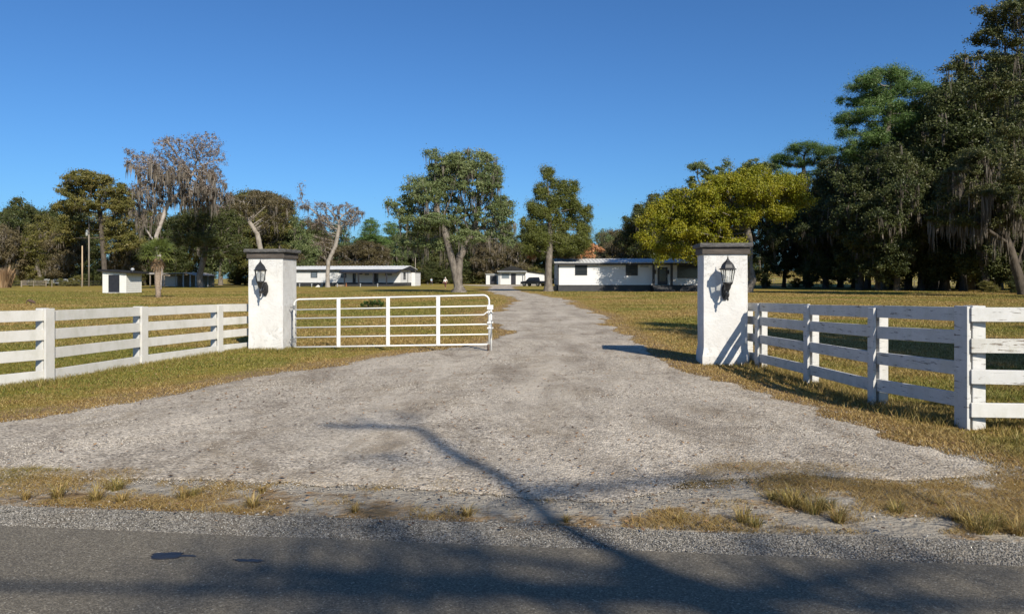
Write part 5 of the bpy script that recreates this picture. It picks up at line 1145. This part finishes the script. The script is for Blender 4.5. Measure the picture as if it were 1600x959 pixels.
PT = {
    'dark': proto(101, 16, 6.2, 3.5, 13, DK, nleaf=54000),
    'dark2': proto(102, 15, 5.4, 2.5, 12, DK, nleaf=51000, moss=220),
    'olive': proto(103, 15, 5.8, 3.0, 12, {'trunk': 'bark', 'crown': 'olive_leaf', 'moss': 'dark_moss'}, nleaf=34000),
    'brown': proto(104, 13, 5.5, 2.5, 12, {'trunk': 'bark', 'crown': 'brown_leaf', 'moss': 'moss'}, nleaf=39000, moss=350),
    'green': proto(105, 15, 5.6, 3.0, 12, {'trunk': 'bark', 'crown': 'oak_leaf', 'moss': 'moss'}, nleaf=34000, moss=80),
    'pine': proto(106, 17, 4.2, 8, 9, {'trunk': 'bark', 'crown': 'pine_needle'}, nleaf=26000, lsize=.42, aspect=.2, moss=0, vflat=.45, clump=1.1),
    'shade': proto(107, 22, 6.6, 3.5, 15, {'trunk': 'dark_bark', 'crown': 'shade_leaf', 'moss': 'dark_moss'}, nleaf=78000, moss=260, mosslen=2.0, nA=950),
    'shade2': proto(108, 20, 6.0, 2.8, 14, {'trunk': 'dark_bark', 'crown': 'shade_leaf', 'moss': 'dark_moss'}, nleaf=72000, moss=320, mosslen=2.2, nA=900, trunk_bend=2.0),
    'bush': proto(109, 4.5, 2.6, .6, 8, {'trunk': 'dark_bark', 'crown': 'dark_leaf', 'moss': 'dark_moss'}, nleaf=14000, lsize=.2, moss=0, nA=160, rbase=.1, clump=.6, step=.4),
    'shrub': proto(110, 4.0, 2.6, .5, 8, {'trunk': 'bark', 'crown': 'olive_leaf', 'moss': 'moss'}, nleaf=12000, lsize=.2, moss=0, nA=160, rbase=.1, clump=.6, step=.4),
}
KIND = {'dark': 'oak_tree', 'dark2': 'oak_tree', 'olive': 'oak_tree', 'brown': 'scrub_tree', 'green': 'oak_tree', 'pine': 'pine_tree', 'shade': 'oak_tree', 'shade2': 'oak_tree', 'bush': 'bush', 'shrub': 'bush'}
LOOK = {'dark': 'dark green round crowned tree', 'dark2': 'dark green tree with trailing moss', 'olive': 'olive green tree', 'brown': 'brownish half bare tree', 'green': 'greyish green tree', 'pine': 'bright green pine',
        'shade': 'tall shaded oak', 'shade2': 'shaded oak thick with moss', 'bush': 'dark green bush', 'shrub': 'olive green bush'}
rr = random.Random(77)
def put(kind, px, D, top, where, group, wf=1.0):
    ms, H = PT[kind]; x = gx(px, D); z = float(height(x, D)); hgt = zz(top, D) - z; s = hgt / (H + .8)
    e = plant(KIND[kind], (x, D, z), rr.uniform(0, 6.28), ms, None, LOOK[kind] + ' ' + where, 'bush' if kind in ('bush', 'shrub') else 'tree', group, s, s * wf * rr.uniform(.92, 1.1))
    return e
left = [('green', -25, 165, 322), ('brown', 10, 156, 350), ('dark', 38, 175, 312), ('olive', 62, 160, 338), ('dark2', 85, 178, 325), ('brown', 100, 158, 362), ('dark', 130, 182, 320), ('olive', 205, 172, 312), ('dark2', 225, 165, 345), ('brown', 195, 156, 372),
        ('dark', 262, 168, 335), ('olive', 290, 178, 328), ('green', 345, 172, 318), ('dark', 372, 180, 310), ('olive', 415, 160, 304), ('olive', 398, 175, 300), ('dark', 450, 178, 318), ('green', 468, 168, 345), ('brown', 432, 165, 330), ('dark2', 55, 190, 330), ('dark', 5, 188, 328), ('dark2', 320, 190, 325)]
for k, (kd, px, D_, tp) in enumerate(left): put(kd, px, D_, tp, 'in the wood behind the left lawn', 'woods behind the left lawn', 1.05)
mid = [('dark', 490, 215, 352), ('brown', 508, 205, 372), ('green', 530, 225, 350), ('brown', 555, 200, 376), ('pine', 575, 230, 345), ('brown', 580, 205, 378), ('pine', 608, 235, 350), ('green', 625, 212, 368), ('olive', 640, 228, 362), ('dark', 660, 222, 350), ('dark2', 690, 225, 345), ('dark', 668, 200, 402),
       ('green', 720, 230, 350), ('green', 745, 225, 352), ('brown', 762, 212, 372), ('green', 785, 232, 348), ('brown', 808, 215, 380), ('dark', 825, 230, 350), ('dark2', 850, 228, 352), ('dark', 880, 220, 358), ('brown', 905, 218, 365), ('green', 935, 200, 362), ('green', 955, 170, 368), ('brown', 975, 185, 352), ('green', 1000, 190, 360), ('dark', 1010, 150, 335), ('brown', 965, 150, 375), ('brown', 985, 145, 368)]
for kd, px, D_, tp in mid: put(kd, px, D_, tp, 'in the far wood between the houses', 'far woods between the houses', 1.25 if tp < 400 else 1.1)
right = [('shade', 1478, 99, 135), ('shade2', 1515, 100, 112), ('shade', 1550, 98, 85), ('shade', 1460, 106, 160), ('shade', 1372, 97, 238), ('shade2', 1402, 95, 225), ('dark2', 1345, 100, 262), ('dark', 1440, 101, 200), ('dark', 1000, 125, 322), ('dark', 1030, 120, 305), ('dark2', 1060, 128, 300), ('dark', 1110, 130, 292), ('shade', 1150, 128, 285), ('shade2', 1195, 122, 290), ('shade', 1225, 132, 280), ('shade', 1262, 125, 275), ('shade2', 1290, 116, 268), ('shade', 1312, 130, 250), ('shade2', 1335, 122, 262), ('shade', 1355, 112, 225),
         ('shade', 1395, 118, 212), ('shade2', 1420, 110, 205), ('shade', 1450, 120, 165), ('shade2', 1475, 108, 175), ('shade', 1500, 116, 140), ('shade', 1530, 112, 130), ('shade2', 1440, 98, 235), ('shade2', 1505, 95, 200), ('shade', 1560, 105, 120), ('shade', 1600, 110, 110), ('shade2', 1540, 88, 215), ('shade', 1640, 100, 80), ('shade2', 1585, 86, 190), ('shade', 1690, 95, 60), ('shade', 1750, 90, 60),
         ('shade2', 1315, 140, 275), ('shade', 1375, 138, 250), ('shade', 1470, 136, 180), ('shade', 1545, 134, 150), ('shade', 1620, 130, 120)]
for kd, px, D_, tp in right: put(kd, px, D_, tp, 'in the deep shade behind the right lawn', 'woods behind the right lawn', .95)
# understorey
for k in range(46):
    px = rr.uniform(-20, 480); put(rr.choice(['bush', 'shrub', 'bush']), px, rr.uniform(158, 185), rr.uniform(408, 428), 'low under the trees behind the left lawn', 'bushes under the left woods', 1.3)
for k in range(50):
    px = rr.uniform(480, 1000); put(rr.choice(['bush', 'shrub', 'bush']), px, rr.uniform(212, 232), rr.uniform(405, 422), 'low under the far trees between the houses', 'bushes under the far woods', 1.5)
for px, D_, tp in ((64, 146, 431), (97, 147, 434), (20, 150, 428), (118, 149, 430), (50, 148, 437), (80, 149, 437), (108, 148, 434)): put('shrub', px, D_, tp, 'beside the pale trailers at far left', 'bushes by the trailers', 1.1)
for k in range(8):
    px = rr.uniform(1180, 1420); put('bush', px, rr.uniform(118, 136), rr.uniform(432, 438), 'in the shade under the right hand oaks', 'bushes under the right woods', 1.4)
put('shrub', 1545, 84, 438, 'at the foot of the shaded oaks near the right edge', None, 1.6); put('bush', 1590, 80, 430, 'at the right edge under the leaning oak', None, 1.3)
# trees off the right side and behind the camera that shade the lawn and road
for (x, y, kd, H, wf) in ((21, -2, 'dark', 15, .85), (29, 5, 'dark2', 14, 1), (16.5, 1.5, 'dark2', 17, .5), (38, 12, 'dark', 15, 1), (48, 30, 'dark', 15, 1.0), (60, 42, 'dark', 18, 1.1), (72, 56, 'dark', 22, 1.1), (80, 70, 'shade', 26, 1.1), (84, 88, 'shade', 28, 1.1), (86, 45, 'dark', 24, 1.1)):
    ms, H0_ = PT[kd]; s = H / H0_; e = plant(KIND[kd], (x, y, 0), rr.uniform(0, 6), ms, None, LOOK[kd] + ' outside the picture to the right', 'tree', 'trees outside the right edge', s, s * wf)
# slender roadside tree behind the camera: its shadow falls across the road and drive
Bx, By = .95 + 1.45 * 4.2, 3.64 - 3 * 4.2
def shl(px, py, z, r): x, y = G(px, py); p = from_shadow(x, y, z); return (p[0] - Bx, p[1] - By, z, r, r, r * .8)
lb = [shl(540, 662, 12.4, .4), shl(600, 655, 12.2, .3), shl(560, 715, 11.8, .3), shl(690, 712, 11.4, .25), shl(600, 810, 10.4, .4), shl(470, 880, 9.9, .7), shl(660, 900, 9.4, .6), shl(820, 935, 8.8, .5), shl(560, 945, 8.8, .6), shl(330, 930, 9.2, .5),
      shl(1060, 752, 10.9, .35), shl(1160, 748, 11, .4), shl(1280, 745, 11.2, .35), shl(960, 770, 10.8, .25), shl(1300, 900, 9.2, .6), shl(1450, 885, 9.6, .4), shl(980, 945, 8.6, .4), shl(1180, 930, 8.6, .5), shl(760, 860, 9.9, .4)]
def pth(*q_): return [shl(a, b, c, 1)[:3] for a, b, c in q_]
fk = [pth((1010, 903, 9.3), (860, 885, 9.6), (720, 868, 9.9), (630, 845, 10.2), (590, 800, 10.6)), pth((1060, 925, 8.9), (900, 930, 9.1), (760, 915, 9.3), (600, 905, 9.6), (470, 890, 9.9)),
      pth((1100, 940, 8.8), (1200, 925, 9.0), (1330, 900, 9.3), (1460, 882, 9.7)), pth((720, 730, 11.7), (640, 722, 11.8), (560, 716, 11.9)), pth((660, 675, 12.3), (635, 650, 12.4), (590, 642, 12.5)), pth((690, 700, 12.0), (720, 690, 12.0), (740, 672, 12.2)), pth((600, 668, 12.4), (560, 652, 12.6)), pth((830, 825, 10.4), (760, 800, 10.8), (700, 792, 11.0)), pth((780, 790, 10.9), (840, 770, 11.2), (900, 765, 11.4))]
ms, H_ = tree_meshes([(0, 0, -.1), (.05, 0, 4), (-.05, 0, 8), (.06, .05, 9.2), (-.10, 0, 10.2), (.04, 0, 11.2), (-.06, .1, 11.9)] + pth((660, 672, 12.3), (590, 668, 12.5), (500, 666, 12.7)), lb, 91, nA=900, step=.2, dk=.2, rbase=.19, tmin=.055, rtip=.009, nleaf=5000, lsize=.06, clump=.42, cfrac=1, moss=25, mosslen=.5, forks=fk)
plant('slender_tree', (Bx, By, 0), 0, ms, OAKM, 'slender roadside tree behind the viewpoint', 'tree', 'roadside trees behind the viewpoint')

# ---------------------------------------------------------------- palm
def palm():
    D = 61.5; s = D / F; e = empty('palm_tree', (gx(247, D), D, 0), 0, 'short cabbage palm with shaggy trunk right of the small shed', 'palm')
    Hc = zz(398, D); q = np.random.default_rng(5)
    MB().tube([(0, 0, -.1), (.02, 0, .5), (-.05, 0, 1.2), (-.02, 0, 2.0), (-.08, 0, Hc - .2)], [.24, .20, .22, .26, .22], 12).build('trunk', 'palm_bark', e, True)
    V, Fc, rv = [], [], []
    def fan(o_, d, L, n=22, size=.85, droop=.25, tone=.5):
        d = Vector(d).normalized(); side = d.cross(Vector((0, 0, 1))); side = side.normalized() if side.length > .1 else Vector((1, 0, 0)); up = side.cross(d)
        c = Vector(o_) + d * L
        for sgn in (0,):
            k = len(V); w = side * .015; V.extend([tuple(Vector(o_) - w), tuple(Vector(o_) + w), tuple(c + w), tuple(c - w)]); Fc.append((k, k + 1, k + 2, k + 3)); rv.extend([tone] * 4)
        for j in range(n):
            a = -1.9 + 3.8 * j / (n - 1); dd = (d * math.cos(a) + side * math.sin(a)).normalized() + up * q.uniform(-.1, .22)
            l = size * (1 - .25 * abs(a) / 1.9) * q.uniform(.85, 1.1); mdl = c + dd * l * .6; end = c + dd * l - Vector((0, 0, droop * l * q.uniform(.5, 1.6)))
            ws = dd.cross(up).normalized() * .028; k = len(V)
            V.extend([tuple(c - ws * .4), tuple(c + ws * .4), tuple(mdl + ws), tuple(mdl - ws), tuple(end + ws * .1), tuple(end - ws * .1)])
            Fc.append((k, k + 1, k + 2, k + 3)); Fc.append((k + 3, k + 2, k + 4, k + 5)); rv.extend([min(1, max(0, tone + q.uniform(-.25, .25)))] * 6)
    for k in range(46):
        el = q.uniform(-.35, 1.35); az = q.uniform(0, 6.28); fan((0, 0, Hc), (math.cos(az) * math.cos(el), math.sin(az) * math.cos(el), math.sin(el)), q.uniform(.75, 1.15), tone=.5 + .2 * (el < 0))
    o = link('crown', npmesh('crown', V, [f for f in Fc], {'rnd': rv}), 'palm_leaf', e)
    V, Fc, rv = [], [], []
    for k in range(22):
        el = q.uniform(-1.35, -.75); az = q.uniform(0, 6.28); fan((0, 0, Hc - .15), (math.cos(az) * math.cos(el), math.sin(az) * math.cos(el), math.sin(el)), q.uniform(.3, .6), 14, .6, .6, .4)
    link('dead_fronds', npmesh('dead_fronds', V, Fc, {'rnd': rv}), 'plume', e)
palm()
# low leafy shrub behind the gate
def leafy():
    D = gd(484); e = empty('leafy_shrub', (gx(586, D), D, 0), 0, 'low spreading leafy shrub seen through the gate bars', 'shrub'); q = np.random.default_rng(9); V, Fc, rv = [], [], []
    st = MB()
    for k in range(46):
        a = q.uniform(0, 6.28); x = q.uniform(-.55, .45); r_ = q.uniform(0, .25); top = Vector((x + .25 * math.cos(a) * q.uniform(.2, 1), r_ * math.sin(a), (.50 - .55 * abs(x + .0) ** 1.5) * q.uniform(.6, 1.05)))
        st.tube([(x * .6, 0, 0), tuple(top)], [.008, .005], 4, False)
        for j in range(11):
            az = j * 2.4 + q.uniform(-.3, .3); el = q.uniform(-.1, 1.1); d = Vector((math.cos(az) * math.cos(el), math.sin(az) * math.cos(el), math.sin(el))); sd_ = d.cross(Vector((0, 0, 1))).normalized() * .03; L = q.uniform(.11, .19); m_ = len(V); b = top - Vector((0, 0, .012 * j))
            V.extend([tuple(b), tuple(b + d * L * .55 + sd_), tuple(b + d * L), tuple(b + d * L * .55 - sd_)]); Fc.append((m_, m_ + 1, m_ + 2, m_ + 3)); rv.extend([q.uniform(0, 1)] * 4)
    st.build('stems', 'dark_bark', e); link('leaves', npmesh('leaves', V, Fc, {'rnd': rv}), 'shrub_leaf', e)
leafy()
# tan plume grass at far left
def plume():
    D = 128.0; q = np.random.default_rng(4); n = 900; e = (gx(6, D), D, 0)
    a = q.uniform(0, 6.28, n); r0 = np.sqrt(q.uniform(0, 1, n)) * 1.1; hh = q.uniform(1.4, 4.2, n) * (1 - .25 * r0); lean = q.uniform(0, .35, n)
    bx, by = r0 * np.cos(a), r0 * np.sin(a); w_ = .03; V = np.stack([np.stack([bx - w_, by, 0 * a], -1), np.stack([bx + w_, by, 0 * a], -1), np.stack([bx + w_ * 2 + lean * hh * np.cos(a) * .5, by, hh * .75], -1), np.stack([bx + lean * hh * np.cos(a), by + lean * hh * np.sin(a), hh], -1)], 1).reshape(-1, 3)
    o = link('plume_grass', npmesh('plume_grass', V, np.arange(4 * n).reshape(n, 4), {'rnd': np.repeat(q.uniform(0, 1, n), 4)}), 'plume', loc=e); tag(o, 'tall tan plume grass clump at the far left edge', 'grass clump')
plume()
